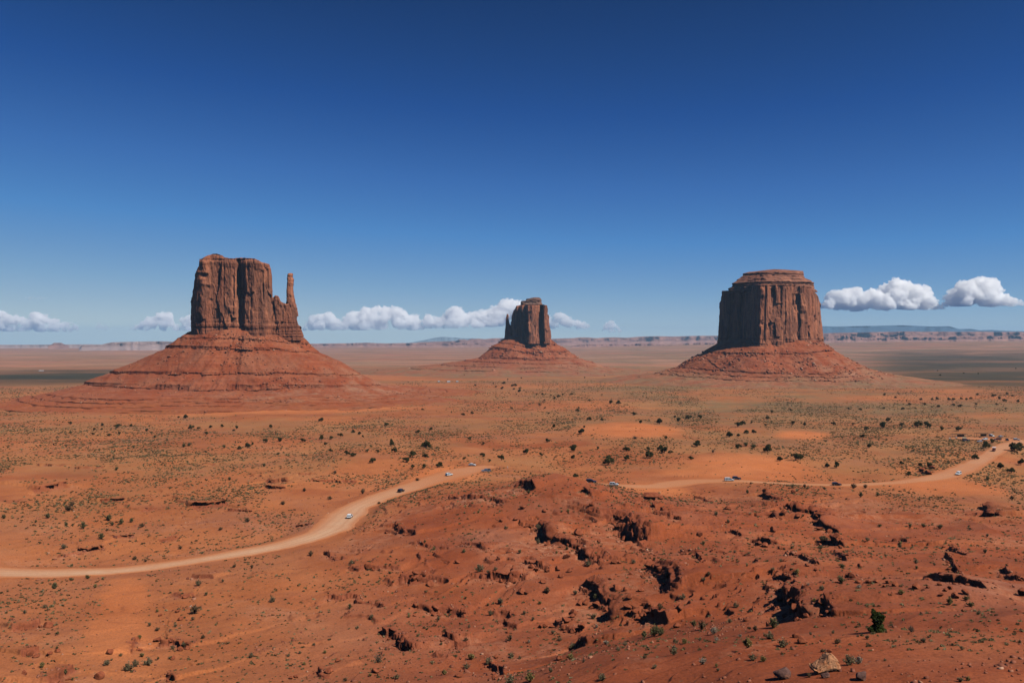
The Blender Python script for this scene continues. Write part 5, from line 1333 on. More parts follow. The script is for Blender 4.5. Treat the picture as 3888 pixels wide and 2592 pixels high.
def build_plants():
    jm = mat_leaf("juniper_leaf", (0.040, 0.040, 0.014), (0.105, 0.095, 0.034), (0.17, 0.145, 0.060))
    jb = mat_leaf("juniper_leaf_bright", (0.035, 0.050, 0.012), (0.095, 0.120, 0.030), (0.16, 0.175, 0.055))
    bark = mat_rock("juniper_bark", (0.07, 0.045, 0.03), (0.14, 0.09, 0.06))
    LM = {
        'grey': mat_leaf("sagebrush_leaf", (0.14, 0.100, 0.052), (0.28, 0.215, 0.115), (0.38, 0.31, 0.19)),
        'green': mat_leaf("green_shrub_leaf", (0.085, 0.075, 0.030), (0.19, 0.165, 0.07), (0.27, 0.24, 0.11)),
        'yellow': mat_leaf("rabbitbrush_leaf", (0.20, 0.135, 0.045), (0.38, 0.28, 0.10), (0.50, 0.38, 0.16)),
        'brown': mat_leaf("dry_shrub_leaf", (0.12, 0.07, 0.036), (0.22, 0.135, 0.07), (0.30, 0.20, 0.115)),
        'pale': mat_leaf("pale_shrub_leaf", (0.26, 0.19, 0.125), (0.46, 0.36, 0.26), (0.56, 0.47, 0.36)),
        'dead': mat_leaf("dead_shrub_leaf", (0.14, 0.10, 0.06), (0.25, 0.19, 0.125), (0.32, 0.26, 0.18)),
    }
    stemm = mat_rock("shrub_stem", (0.10, 0.07, 0.045), (0.20, 0.15, 0.10))
    marks = LANDMARKS
    # --- junipers on the mid plain
    protos = []
    for k in range(6):
        c, t = juniper_meshes(20 + k)
        r = empty("juniper_tree")
        new_obj("crown", c, jm, r); new_obj("trunk", t, bark, r)
        protos.append(r)
    used = [False] * 6
    items = []; seen = []
    for p in JUN:
        u, v, w = p[:3]
        if any(abs(u - a) < 9 and abs(v - b) < 5 for a, b in seen): continue
        seen.append((u, v))
        x, y, z = place(u, v)
        wid = w * y / F
        h = min(wid * (1.55 if len(p) > 3 else random.uniform(0.68, 0.95)), 7.5)
        sx = min(wid, 9) / 1.12
        k = random.randrange(6); sc = (sx, sx, h)
        if not used[k]:
            r = protos[k]; used[k] = True
            r.location = (x, y, z - 0.03 * h); r.rotation_euler = (0, 0, random.uniform(0, 6.28)); r.scale = sc
        else:
            r = copy_tree(protos[k], (x, y, z - 0.03 * h), random.uniform(0, 6.28), sc)
        r["category"] = "juniper"; r["group"] = "junipers scattered over the valley floor"
        size = "large" if wid > 6 else ("small" if wid < 4 else "middling")
        form = "upright" if h > 1.1 * sx else ("flattened" if h < 0.66 * sx else "rounded")
        items.append((r, (x, y), f"{size} {form}"))
    for k in range(6):
        if not used[k]: bpy.data.objects.remove(protos[k])
    label_all(items, "juniper", marks)
    # --- the lone upright juniper close by
    x, y, z = place(2588 + 1338 / 1.809, 2000 + 722 / 1.809)
    H = (722 - 562) / 1.809 * y / F * 1.06
    c, t = juniper_meshes(77, [(0.03, 0.0, 0.13, 0.15), (-0.17, 0.05, 0.13, 0.15), (0.22, 0, 0.14, 0.15), (0.05, -0.15, 0.12, 0.15), (0.0, 0.14, 0.2, 0.15), (0.08, 0, 0.30, 0.17), (0.02, 0.05, 0.45, 0.15), (0.12, 0, 0.55, 0.17), (0.20, 0.0, 0.66, 0.14), (-0.07, 0.0, 0.66, 0.15), (0.05, 0, 0.74, 0.15), (-0.10, 0.0, 0.84, 0.11), (-0.13, 0, 0.93, 0.07)], 4200, 0.032)
    r = empty("juniper_tree", (x, y, z - 0.04 * H)); r.scale = (H, H, H)
    new_obj("crown", c, jb, r); new_obj("trunk", t, bark, r)
    tag(r, "lone bright green juniper, narrow and two-lobed, standing on bare red slope in the near foreground", "juniper", "junipers scattered over the valley floor")
    # --- shrubs
    sp = {}
    for kind in LM:
        for q in range(2):
            f, s = shrub_meshes(40 + len(sp), dead=(kind == 'dead'), spread=1.1 if q else 0.9, leaves=420 if kind != 'yellow' else 520)
            r = empty("desert_shrub")
            new_obj("foliage", f, LM[kind], r); new_obj("stem", s, stemm, r)
            sp[(kind, q)] = [r, False]
    words = {'grey': 'grey-green', 'green': 'dull green', 'yellow': 'yellow-green', 'brown': 'brownish', 'pale': 'pale straw-coloured', 'dead': 'half-dead twiggy'}
    items = []
    for u, v, w, kind in SHR:
        if v > 2600: continue
        x, y, z = place(u, v)
        wid = w * y / F
        h = min(wid * random.uniform(0.62, 0.9), 3.2)
        sx = wid / 1.45
        q = random.randrange(2); src = sp[(kind, q)]; sc = (sx, sx, h)
        if not src[1]:
            r = src[0]; src[1] = True
            r.location = (x, y, z - 0.02); r.rotation_euler = (0, 0, random.uniform(0, 6.28)); r.scale = sc
        else:
            r = copy_tree(src[0], (x, y, z - 0.02), random.uniform(0, 6.28), sc)
        r["category"] = "shrub"; r["group"] = "desert shrubs on the red slopes"
        items.append((r, (x, y), f"{'big' if wid > 2.6 else ('tiny' if wid < 1.3 else 'low')} {words[kind]}"))
    for s in sp.values():
        if not s[1]:
            for ch in list(s[0].children): bpy.data.objects.remove(ch)
            bpy.data.objects.remove(s[0])
    label_all(items, "shrub", marks)
    # --- the uncounted low scrub
    g = np.random.default_rng(5)
    N = 480000
    a = g.uniform(-0.62, 0.62, N); r = np.exp(g.uniform(math.log(95), math.log(2300), N))
    x = r * np.sin(a); y = r * np.cos(a)
    z, m = terrain(x, y, full=False)
    patch = 0.5 + 0.5 * fbm(x / (14 + r * 0.03), y / (20 + r * 0.04), 3, 33)
    patch2 = 0.5 + 0.5 * fbm(x / 90, y / 110, 3, 36)
    u, v = uv_of(x, y, z)
    dens = smooth(0.22, 0.72, patch) * (0.35 + 0.65 * smooth(0.30, 0.62, patch2)) * (1 - 0.9 * m['sand']) * (m['road'] > 1.2)
    dens *= np.interp(r, [95, 200, 330, 480, 1000, 2300], [0.16, 0.18, 0.5, 0.95, 1.0, 0.8]) * (1 - 0.45 * m['clay'] * (r < 420))
    bare = np.exp(-(((u - 850) / 950) ** 2 + ((v - 1565) / 60) ** 2)); dens *= 1 - 0.8 * bare
    keep = g.random(N) < np.clip(dens, 0, 1) * 0.9
    x, y, r = x[keep], y[keep], r[keep]
    z, m = terrain(x, y)
    n = len(x)
    size = (0.15 + 0.50 * g.random(n) ** 1.8) * np.interp(r, [90, 350, 900, 2300], [0.55, 1.15, 1.9, 2.8])
    K = 9
    d = g.normal(size=(n, K, 3)); d /= np.linalg.norm(d, axis=2)[..., None]; d[..., 2] = np.abs(d[..., 2]) * 0.75
    c = np.stack([x, y, z], 1)[:, None, :] + d * (size * 0.75)[:, None, None] * g.uniform(0.4, 1.0, (n, K, 1)) * np.array([1.25, 1.25, 1.0])
    V, Q = leaf_quads(c.reshape(-1, 3), np.repeat(size * 0.46, K), g)
    tint = np.repeat(np.clip(g.normal(0.42, 0.28, n), 0, 1), K * 4)
    sm = mat_leaf("scrub_leaf", (0.10, 0.075, 0.034), (0.235, 0.18, 0.080), (0.37, 0.29, 0.155))
    o = new_obj("scrub", raw_mesh("scrub", V, Q, {'tint': tint}), sm)
    tag(o, "low olive scrub scattered over the sandy valley floor", "scrub", None, "stuff")

# ------------------------------------------------------------------ boulders
def boulder_mesh(seed, sub=3, flat=1.0, cuts=9, rough=0.10):
    g = np.random.default_rng(seed)
    bm = bmesh.new(); bmesh.ops.create_icosphere(bm, subdivisions=sub, radius=1.0)
    P = np.array([v.co[:] for v in bm.verts])
    for k in range(cuts):
        n = g.normal(size=3); n /= np.linalg.norm(n)
        o = g.uniform(0.45, 0.85)
        dd = P @ n - o
        P = P - np.where(dd > 0, dd * 0.92, 0)[:, None] * n
    P = P * (1 + rough * fbm(P[:, 0] * 2.2 + seed, P[:, 1] * 2.2 + P[:, 2] * 1.7, 3, seed))[:, None]
    P *= np.array([1, g.uniform(0.75, 1.0), flat * g.uniform(0.7, 0.9)])
    for v, p in zip(bm.verts, P): v.co = p
    me = bpy.data.meshes.new("boulder"); bm.to_mesh(me); bm.free()
    return me

BLD = px([(1210, 384, 44), (1285, 388, 44), (1335, 382, 44), (1418, 388, 48), (1465, 406, 56), (1150, 340, 58), (1225, 275, 46), (1390, 412, 34), (1610, 424, 70), (1690, 420, 36), (1780, 474, 44), (1880, 490, 62), (1950, 462, 60), (1815, 440, 40), (1770, 400, 40), (1840, 425, 50), (710, 235, 36), (860, 270, 40), (780, 255, 34), (925, 300, 36), (530, 115, 50), (575, 130, 50), (680, 150, 40), (830, 798, 70), (790, 760, 60), (440, 645, 50), (790, 590, 100), (855, 622, 60), (750, 530, 70), (960, 530, 70), (1010, 600, 50), (1000, 1024, 30)], 2588, 2000) \
    + px([(1885, 432, 78), (1945, 436, 44), (1975, 488, 54), (1960, 560, 66), (2015, 590, 66), (2075, 540, 54), (2110, 545, 44), (1675, 530, 62), (1630, 535, 54), (1590, 600, 62), (1535, 655, 72), (1580, 620, 44), (1640, 712, 64), (1580, 725, 62), (1490, 908, 56), (1190, 605, 50), (790, 250, 44), (800, 1028, 54), (230, 995, 56), (1870, 252, 62), (1900, 250, 40), (1760, 104, 34), (610, 405, 64), (1045, 1040, 56), (1055, 900, 44), (2320, 575, 64), (2300, 690, 66), (1230, 455, 60), (1265, 460, 46), (1480, 300, 50), (1540, 215, 56), (1405, 310, 40), (1380, 385, 50), (1500, 345, 40), (1330, 300, 40), (1300, 280, 44), (1560, 310, 44), (1980, 610, 40), (2050, 440, 50), (2130, 610, 50), (2180, 300, 60), (2230, 345, 60), (2100, 280, 60), (1360, 690, 40), (1390, 685, 44), (1440, 690, 40), (500, 548, 56), (640, 570, 56), (800, 600, 50), (840, 590, 40), (180, 282, 60), (500, 340, 50), (560, 345, 44), (1180, 385, 60), (1090, 380, 40)], 1300, 2000) \
    + px([(75, 640, 36), (330, 688, 70), (200, 880, 60), (345, 875, 40), (395, 860, 40), (1085, 785, 64), (1220, 585, 40), (1240, 640, 40), (2265, 1000, 70), (2320, 925, 40), (1165, 800, 44), (1270, 490, 40), (1100, 610, 34), (1240, 850, 50), (1285, 840, 44), (1190, 910, 40), (755, 870, 60), (165, 1010, 50), (2000, 1040, 40)], 0, 2000) \
    + px([(315, 785, 44), (630, 935, 56), (525, 1030, 54), (575, 1042, 54), (120, 970, 54), (770, 676, 44), (1690, 545, 60), (1650, 520, 54), (1720, 505, 50), (950, 925, 50), (1010, 945, 50), (1090, 1050, 44), (2120, 830, 60), (700, 815, 50), (800, 840, 50)], 2588, 1500) \
    + px([(1715, 760, 50), (1240, 780, 50), (1000, 945, 30), (1190, 860, 44), (1090, 870, 36), (1385, 800, 40), (380, 895, 40), (300, 950, 30), (2190, 715, 50), (1620, 960, 80)], 1300, 1500)

def build_boulders():
    red = mat_rock("red_boulder", (0.17, 0.042, 0.018), (0.33, 0.095, 0.042))
    vars_ = [boulder_mesh(200 + k, 3) for k in range(9)]
    for m in vars_:
        m.materials.append(red)
    marks = LANDMARKS
    items = []; n = 0
    def put(x, y, z, w, k, sc=(1, 1, 1)):
        o = bpy.data.objects.new("boulder", vars_[k]); COL.objects.link(o)
        o.location = (x, y, z); o.scale = (w * 0.5 * sc[0], w * 0.5 * sc[1], w * 0.5 * sc[2])
        o.rotation_euler = (random.uniform(-0.3, 0.3), random.uniform(-0.3, 0.3), random.uniform(0, 6.28))
        o["category"] = "boulder"; o["group"] = "boulders broken off the sandstone ledges"
        items.append((o, (x, y), ("big" if w > 2.6 else ("small" if w < 1.1 else "middling")) + " " + ["blocky red", "rounded red", "angular red"][k % 3]))
    for u, v, w in BLD:
        x, y, z = place(u, v)
        wd = w * y / F
        put(x, y, z + 0.22 * wd, wd, random.randrange(9))
    # blocks fallen at the feet of the ledges
    g = np.random.default_rng(9)
    cand = []
    for h, P, L, deep in LEDGES:
        if np.hypot(*P.mean(0)) > 360: continue
        seg = np.hypot(np.diff(P[:, 0]), np.diff(P[:, 1]))
        for _ in range(int(seg.sum() / 2.6)):
            i = g.choice(len(seg), p=seg / seg.sum()); t = g.random()
            d = (P[i + 1] - P[i]) / seg[i]
            p = P[i] + (P[i + 1] - P[i]) * t + np.array([d[1], -d[0]]) * g.gamma(1.6, 0.9) * (0.4 + 0.35 * h)
            cand.append((p[0], p[1], min(g.gamma(2.2, 0.32) + 0.35, 0.95 * h)))
    cand = np.array(cand)
    vis = np.abs(cand[:, 0] / cand[:, 1]) < 0.62
    cand = cand[vis]
    e = terrain(cand[:, 0], cand[:, 1], full=False)[1]['road']
    cand = cand[e > 1.5]
    zz = terrain(cand[:, 0], cand[:, 1])[0]
    order = np.argsort(-cand[:, 2] / cand[:, 1])
    nbig = 296 - len(items)
    for i in order[:nbig]:
        w = cand[i, 2]
        put(cand[i, 0], cand[i, 1], zz[i] + 0.18 * w, w, random.randrange(9))
    label_all(items, "boulder", marks)
    rest = order[nbig:]
    # the rest and the gravel-sized debris: one mass
    N = 90000
    a = g.uniform(-0.6, 0.6, N); r = np.exp(g.uniform(math.log(60), math.log(420), N))
    x = r * np.sin(a); y = r * np.cos(a)
    m = terrain(x, y)
    w = np.clip(m[1]['rock'] * 1.2 + 0.5 * m[1]['pale'] + 0.05 + 0.45 * smooth(0.05, 0.45, fbm(x / 18, y / 18, 3, 66)), 0, 1) * (m[1]['road'] > 0.6) * (1 - 0.85 * m[1]['sand'])
    k = g.random(N) < w * 0.6 * np.interp(r, [60, 110, 170], [0.22, 0.35, 1.0])
    pts = np.concatenate([np.stack([x, y, m[0] + 0.02], 1)[k], np.stack([cand[rest, 0], cand[rest, 1], zz[rest] + 0.05], 1)])
    sizes = np.concatenate([g.gamma(1.4, 0.10, k.sum()) + 0.05 + r[k] * 0.0007, cand[rest, 2]])
    o = new_obj("rubble", stones("rubble", pts, sizes, np.clip(g.normal(0.36, 0.16, len(pts)) + (g.random(len(pts)) < 0.035) * 0.4, 0, 1), 3), M['rubble'])
    tag(o, "loose broken sandstone littering the red slopes", "rubble", None, "stuff")
    # --- particular stones
    def special(name, u, v, w, hgt, mat, label, seed, flat=1.0, sub=5, cuts=14, rz=0.0, sink=0.3, shape=None, tilt=0.0):
        x, y, z = place(u, v)
        W = w * y / F; H = hgt * y / F
        me = boulder_mesh(seed, sub, flat, cuts, 0.06)
        co = np.zeros(len(me.vertices) * 3, np.float32); me.vertices.foreach_get('co', co); co = co.reshape(-1, 3)
        lo, hi = co.min(0), co.max(0)
        co = (co - lo) / (hi - lo)
        if shape is not None: co = shape(co)
        co = (co - np.array([0.5, 0.5, 0.0])) * np.array([W, W * 0.8, H])
        me.vertices.foreach_set('co', co.astype(np.float32).ravel()); me.update()
        o = new_obj("boulder", me, mat)
        o.location = (x, y, z - 0.06 * H); o.rotation_euler = (0, tilt, rz)
        tag(o, label, "boulder", "boulders broken off the sandstone ledges")
        return o
    palem = mat_rock("pale_buff_boulder", (0.42, 0.18, 0.085), (0.55, 0.28, 0.145), (0.40, 0.155, 0.068))
    dark = mat_rock("dark_varnished_boulder", (0.10, 0.052, 0.042), (0.17, 0.085, 0.066), (0.27, 0.12, 0.075))
    def wedge(c):
        """a split block: low at one end, high and steep at the other, cracked across the top"""
        c = c.copy()
        prof = np.interp(c[:, 0], [0, .12, .30, .48, .62, .74, .90, .97, 1.0], [.20, .36, .52, .74, .95, 1.0, .97, .80, .55])
        c[:, 2] = np.clip(c[:, 2] * 1.25, 0, 1) * prof
        c[:, 2] += 0.16 * (1 - smooth(0.0, 0.4, c[:, 0])) * (c[:, 2] < 0.18)
        cv, cd = cellv(c[:, 0] * 4.0 + 0.3 * c[:, 2], c[:, 1] * 3.2 + c[:, 2] * 2.2, 5)
        k = (0.045 * (cv - 0.5) - 0.035 * np.exp(-(cd / 0.06) ** 2)) + 0.018 * fbm(c[:, 0] * 14, c[:, 1] * 14 + c[:, 2] * 11, 3, 8)
        d = c - np.array([0.55, 0.5, 0.35]); d /= np.linalg.norm(d, axis=1)[:, None] + 1e-9
        return c + d * k[:, None]
    special("boulder", 2588 + 975 / 1.809, 2000 + 992 / 1.809, 190 / 1.809, 142 / 1.809, palem, "largest pale buff boulder, wedge-shaped and cracked, in the near foreground", 301, shape=wedge, cuts=20)
    special("boulder", 2588 + 690 / 1.809, 2000 + 1042 / 1.809, 122 / 1.809, 86 / 1.809, dark, "dark purplish round boulder with a rusty patch, nearest to the viewer", 302, cuts=6)
    special("boulder", 2588 + 1235 / 1.809, 2000 + 1050 / 1.809, 88 / 1.809, 66 / 1.809, dark, "grey-brown faceted boulder just beyond the pale wedge-shaped one's lower end", 303, cuts=8)
    special("boulder", 2588 + 985 / 1.809, 2000 + 1034 / 1.809, 56 / 1.809, 42 / 1.809, dark, "small dark stone tucked beneath the pale wedge-shaped boulder", 304, cuts=8)
    special("boulder", 2588 + 1014 / 1.809, 2000 + 862 / 1.809, 34 / 1.809, 26 / 1.809, red, "small red stone behind the top of the pale wedge-shaped boulder", 305, cuts=8)
    special("boulder", 2588 + 835 / 1.809, 2000 + 798 / 1.809, 74 / 1.809, 32 / 1.809, red, "flat red slab lying alone on the bare near slope", 306, cuts=10)
    special("boulder", 2588 + 2335 / 1.809, 2000 + 470 / 1.809, 90 / 1.809, 60 / 1.809, red, "leaning red slab at the open end of the right hand boulder line", 307, cuts=12, tilt=0.4)
    # a table rock whose cap overhangs
    def table(c):
        c = c.copy(); k = smooth(0.25, 0.55, c[:, 2])
        c[:, 0] = 0.5 + (c[:, 0] - 0.5) * (0.55 + 0.45 * k); c[:, 1] = 0.5 + (c[:, 1] - 0.5) * (0.55 + 0.45 * k)
        return c
    special("boulder", 1300 + 2120 / 1.809, 1500 + 712 / 1.809, 138 / 1.809, 46 / 1.809, red, "long table rock with overhanging cap beside the winding road", 308, shape=table, cuts=16)

# ------------------------------------------------------------------ vehicles
def prism(bm, prof, wf, y0=None):
    """side profile (x, z) pushed out to half width wf(x, z) on both sides"""
    L = [bm.verts.new((x, wf(x, z), z)) for x, z in prof]
    Rr = [bm.verts.new((x, -wf(x, z), z)) for x, z in prof]
    n = len(prof)
    bm.faces.new(L[::-1]); bm.faces.new(Rr)
    for i in range(n):
        j = (i + 1) % n
        bm.faces.new((L[i], L[j], Rr[j], Rr[i]))

def bm_obj(name, bm, mat, parent, smooth=False, bevel=0.0):
    bmesh.ops.recalc_face_normals(bm, faces=bm.faces)
    if bevel:
        bmesh.ops.bevel(bm, geom=list(bm.edges), offset=bevel, segments=2, affect='EDGES', clamp_overlap=True)
    me = bpy.data.meshes.new(name); bm.to_mesh(me); bm.free()
    return new_obj(name, me, mat, parent, smooth)

def box(bm, c, s, rot=None):
    m = Matrix.Translation(c) @ (rot or Matrix.Identity(4)) @ Matrix.Diagonal((*s, 1))
    bmesh.ops.create_cube(bm, size=1.0, matrix=m)

def slab(bm, pts, nrm, t=0.02):
    """a thin panel through pts, thickened along nrm"""
    n = Vector(nrm).normalized() * t
    a = [bm.verts.new(Vector(p) + n) for p in pts]; b = [bm.verts.new(Vector(p) - n * 0.5) for p in pts]
    k = len(pts)
    bm.faces.new(a); bm.faces.new(b[::-1])
    for i in range(k):
        j = (i + 1) % k
        bm.faces.new((a[i], b[i], b[j], a[j]))

CARS = {
    'suv': dict(low=[(-2.30, .34), (-2.38, .58), (-2.36, .96), (-2.28, 1.04), (0.95, 1.06), (1.2, 1.04), (2.12, .92), (2.34, .74), (2.36, .42), (2.22, .30)],
                cab=[(-2.27, 1.03), (-2.12, 1.60), (-1.95, 1.70), (-.4, 1.74), (.20, 1.68), (1.08, 1.04)], W=.95, top=.72, ax=1.42, r=.37),
    'van': dict(low=[(-2.50, .34), (-2.58, .58), (-2.57, 1.0), (-2.52, 1.06), (1.35, 1.08), (1.6, 1.05), (2.28, .92), (2.46, .74), (2.48, .42), (2.34, .30)],
                cab=[(-2.51, 1.05), (-2.42, 1.72), (-2.25, 1.84), (-.2, 1.88), (.55, 1.78), (1.52, 1.06)], W=.97, top=.80, ax=1.55, r=.36),
    'sedan': dict(low=[(-2.25, .32), (-2.36, .55), (-2.33, .92), (-2.1, .98), (0.9, .98), (1.1, .96), (2.1, .80), (2.32, .66), (2.34, .38), (2.2, .27)],
                  cab=[(-1.95, .97), (-1.45, 1.36), (-1.1, 1.45), (-.1, 1.46), (.25, 1.40), (1.0, .97)], W=.90, top=.64, ax=1.38, r=.33),
    'pickup': dict(low=[(-2.75, .45), (-2.82, .65), (-2.80, 1.08), (-2.74, 1.12), (1.0, 1.14), (1.3, 1.12), (2.45, 1.02), (2.66, .82), (2.68, .48), (2.5, .36)],
                   cab=[(-.95, 1.11), (-.85, 1.72), (-.7, 1.80), (.2, 1.82), (.45, 1.76), (1.2, 1.12)], W=.98, top=.74, ax=1.72, r=.41),
}
def wheel_obj(parent, x, y, r):
    bm = bmesh.new()
    bmesh.ops.create_cone(bm, cap_ends=True, segments=20, radius1=r, radius2=r, depth=.24, matrix=Matrix.Translation((x, y, r)) @ Matrix.Rotation(math.pi / 2, 4, 'X'))
    w = bm_obj("wheel", bm, M['tyre'], parent, False, 0.03)
    bm = bmesh.new()
    s = 1 if y > 0 else -1
    bmesh.ops.create_cone(bm, cap_ends=True, segments=14, radius1=r * .62, radius2=r * .5, depth=.05, matrix=Matrix.Translation((x, y + s * .125, r)) @ Matrix.Rotation(-s * math.pi / 2, 4, 'X'))
    bm_obj("rim", bm, M['rim'], w)

def build_car(kind, paint, label, loc, head, cat="car", group="vehicles on the dirt road", shell=False, extra=None):
    c = CARS[kind]
    root = empty("pickup_truck" if kind == 'pickup' else ("van" if kind == 'van' else "car"), loc, head)
    tag(root, label, cat, group)
    W, top = c['W'], c['top']
    zb = c['cab'][0][1]; zt = max(p[1] for p in c['cab'])
    def wl(x, z): return W * (0.90 if z < .42 else (1.0 if z < .9 else .965)) * (0.93 if abs(x) > 2.15 else 1)
    def wc(x, z): return W * .955 + (top - W * .955) * max(0, (z - zb) / (zt - zb))
    bm = bmesh.new(); prism(bm, c['low'], wl); body = bm_obj("body", bm, paint, root, False, 0.05)
    bm = bmesh.new(); prism(bm, c['cab'], wc); cabin = bm_obj("cabin", bm, paint, root, False, 0.04)
    cab = c['cab']
    def on(x, z, s): return (x, s * (wc(x, z) + .004), z)
    # glass: side windows, windscreen, rear window
    for s in (1, -1):
        z0, z1 = zb + .07, zt - .13
        def xe(z, i, j): 
            (xa, za), (xb, zb_) = cab[i], cab[j]
            return xa + (xb - xa) * (z - za) / (zb_ - za)
        r0, r1 = xe(z0, 0, 1) + .16, xe(min(z1, cab[1][1]), 0, 1) + .20
        f0, f1 = xe(z0, 5, 4) - .22, xe(min(z1, cab[4][1]), 5, 4) - .12
        m0 = (r0 + f0) / 2
        for a0, a1, b0, b1 in ((r0, r1, m0 - .05, m0 - .05), (m0 + .05, m0 + .05, f0, f1)):
            bm = bmesh.new(); slab(bm, [on(a0, z0, s), on(b0, z0, s), on(b1, z1, s), on(a1, z1, s)], (0, s, .25), .014)
            bm_obj("window", bm, M['glass'], cabin)
    (xa, za), (xb, zb2) = cab[5], cab[4]
    def across(p, q, u, k):
        x = p[0] + (q[0] - p[0]) * u; z = p[1] + (q[1] - p[1]) * u
        return (x, k * (wc(x, z) - .10), z)
    for nm, p, q in (("windscreen", cab[5], cab[4]), ("rear_window", cab[0], cab[1])):
        nrm = Vector((q[1] - p[1], 0, -(q[0] - p[0])));  nrm = nrm if (nrm.x > 0) == (nm == "windscreen") else -nrm
        bm = bmesh.new(); u0 = .10 if nm == "windscreen" else .22
        slab(bm, [across(p, q, u0, 1), across(p, q, u0, -1), across(p, q, .9, -1), across(p, q, .9, 1)], nrm, .014)
        bm_obj(nm, bm, M['glass'], cabin)
    for x in (c['ax'], -c['ax']):
        for y in (W - .12, -W + .12): wheel_obj(root, x, y, c['r'])
    xf = max(p[0] for p in c['low']); xr = min(p[0] for p in c['low'])
    for s in (1, -1):
        bm = bmesh.new(); box(bm, (xf - .16, s * W * .70, .76 if kind != 'pickup' else .86), (.20, .34, .14)); bm_obj("headlight", bm, M['lamp'], root, False, .02)
        bm = bmesh.new(); box(bm, (xr + .035, s * W * .84, .86), (.08, .16, .26)); bm_obj("taillight", bm, M['tail'], root, False, .02)
    for nm, x in (("front_bumper", xf - .02), ("rear_bumper", xr + .04)):
        bm = bmesh.new(); box(bm, (x, 0, .46), (.14, W * 1.80, .20)); bm_obj(nm, bm, M['trim'], root, False, .03)
    for s in (1, -1):
        bm = bmesh.new(); box(bm, (cab[5][0] - .28, s * (W + .09), zb + .08), (.10, .18, .13)); bm_obj("side_mirror", bm, paint, root, False, .02)
    if shell:
        bm = bmesh.new(); prism(bm, [(-2.76, 1.12), (-2.66, 1.70), (-2.55, 1.76), (-1.0, 1.80), (-.97, 1.12)], lambda x, z: W * .95 - .16 * max(0, (z - 1.12) / .66))
        sh = bm_obj("camper_shell", bm, M['dark_shell'], root, False, .03)
        for s in (1, -1):
            bm = bmesh.new(); slab(bm, [(-2.5, s * .90, 1.25), (-1.15, s * .90, 1.25), (-1.15, s * .83, 1.62), (-2.45, s * .83, 1.62)], (0, s, .3), .02); bm_obj("window", bm, M['glass'], sh)
    if kind in ('suv', 'van') and extra == 'rack':
        for s in (1, -1):
            bm = bmesh.new(); box(bm, (-.9, s * top * .86, zt + .03), (1.7, .05, .05)); bm_obj("roof_rail", bm, M['trim'], root)
    return root

def build_tour_truck(paint, canopy, label, loc, head):
    root = build_car('pickup', paint, label, loc, head, "tour truck", "vehicles on the dirt road")
    root.name = "tour_truck"
    bm = bmesh.new(); prism(bm, [(-2.95, 2.52), (-2.95, 2.62), (-2.6, 2.70), (-.1, 2.72), (.3, 2.64), (.3, 2.54)], lambda x, z: 1.06); bm_obj("canopy", bm, canopy, root, False, .02)
    for x in (-2.65, -1.1):
        for s in (1, -1):
            bm = bmesh.new(); box(bm, (x, s * .90, 1.82), (.06, .06, 1.44)); bm_obj("post", bm, M['trim'], root)
    for x in (-2.3, -1.4):
        bm = bmesh.new(); box(bm, (x, 0, 1.36), (.42, 1.7, .14)); box(bm, (x - .22, 0, 1.66), (.10, 1.7, .50)); bm_obj("bench", bm, M['dark_shell'], root, False, .02)
    return root

# ------------------------------------------------------------------ people
def skin_figure(name, verts, edges, radii, mat, parent, root_i=0, sub=1):
    me = bpy.data.meshes.new(name); me.from_pydata(verts, edges, [])
    o = bpy.data.objects.new(name, me); COL.objects.link(o)
    md = o.modifiers.new("s", 'SKIN'); md.use_smooth_shade = True
    sv = me.skin_vertices[0].data
    for i, r in enumerate(radii):
        sv[i].radius = (r, r) if not isinstance(r, tuple) else r
        sv[i].use_root = (i == root_i)
    sd = o.modifiers.new("u", 'SUBSURF'); sd.levels = sub; sd.render_levels = sub
    dg = bpy.context.evaluated_depsgraph_get(); dg.update()
    m2 = bpy.data.meshes.new_from_object(o.evaluated_get(dg))
    bpy.data.objects.remove(o); bpy.data.meshes.remove(me)
    m2.name = name
    return new_obj(name, m2, mat, parent, True)

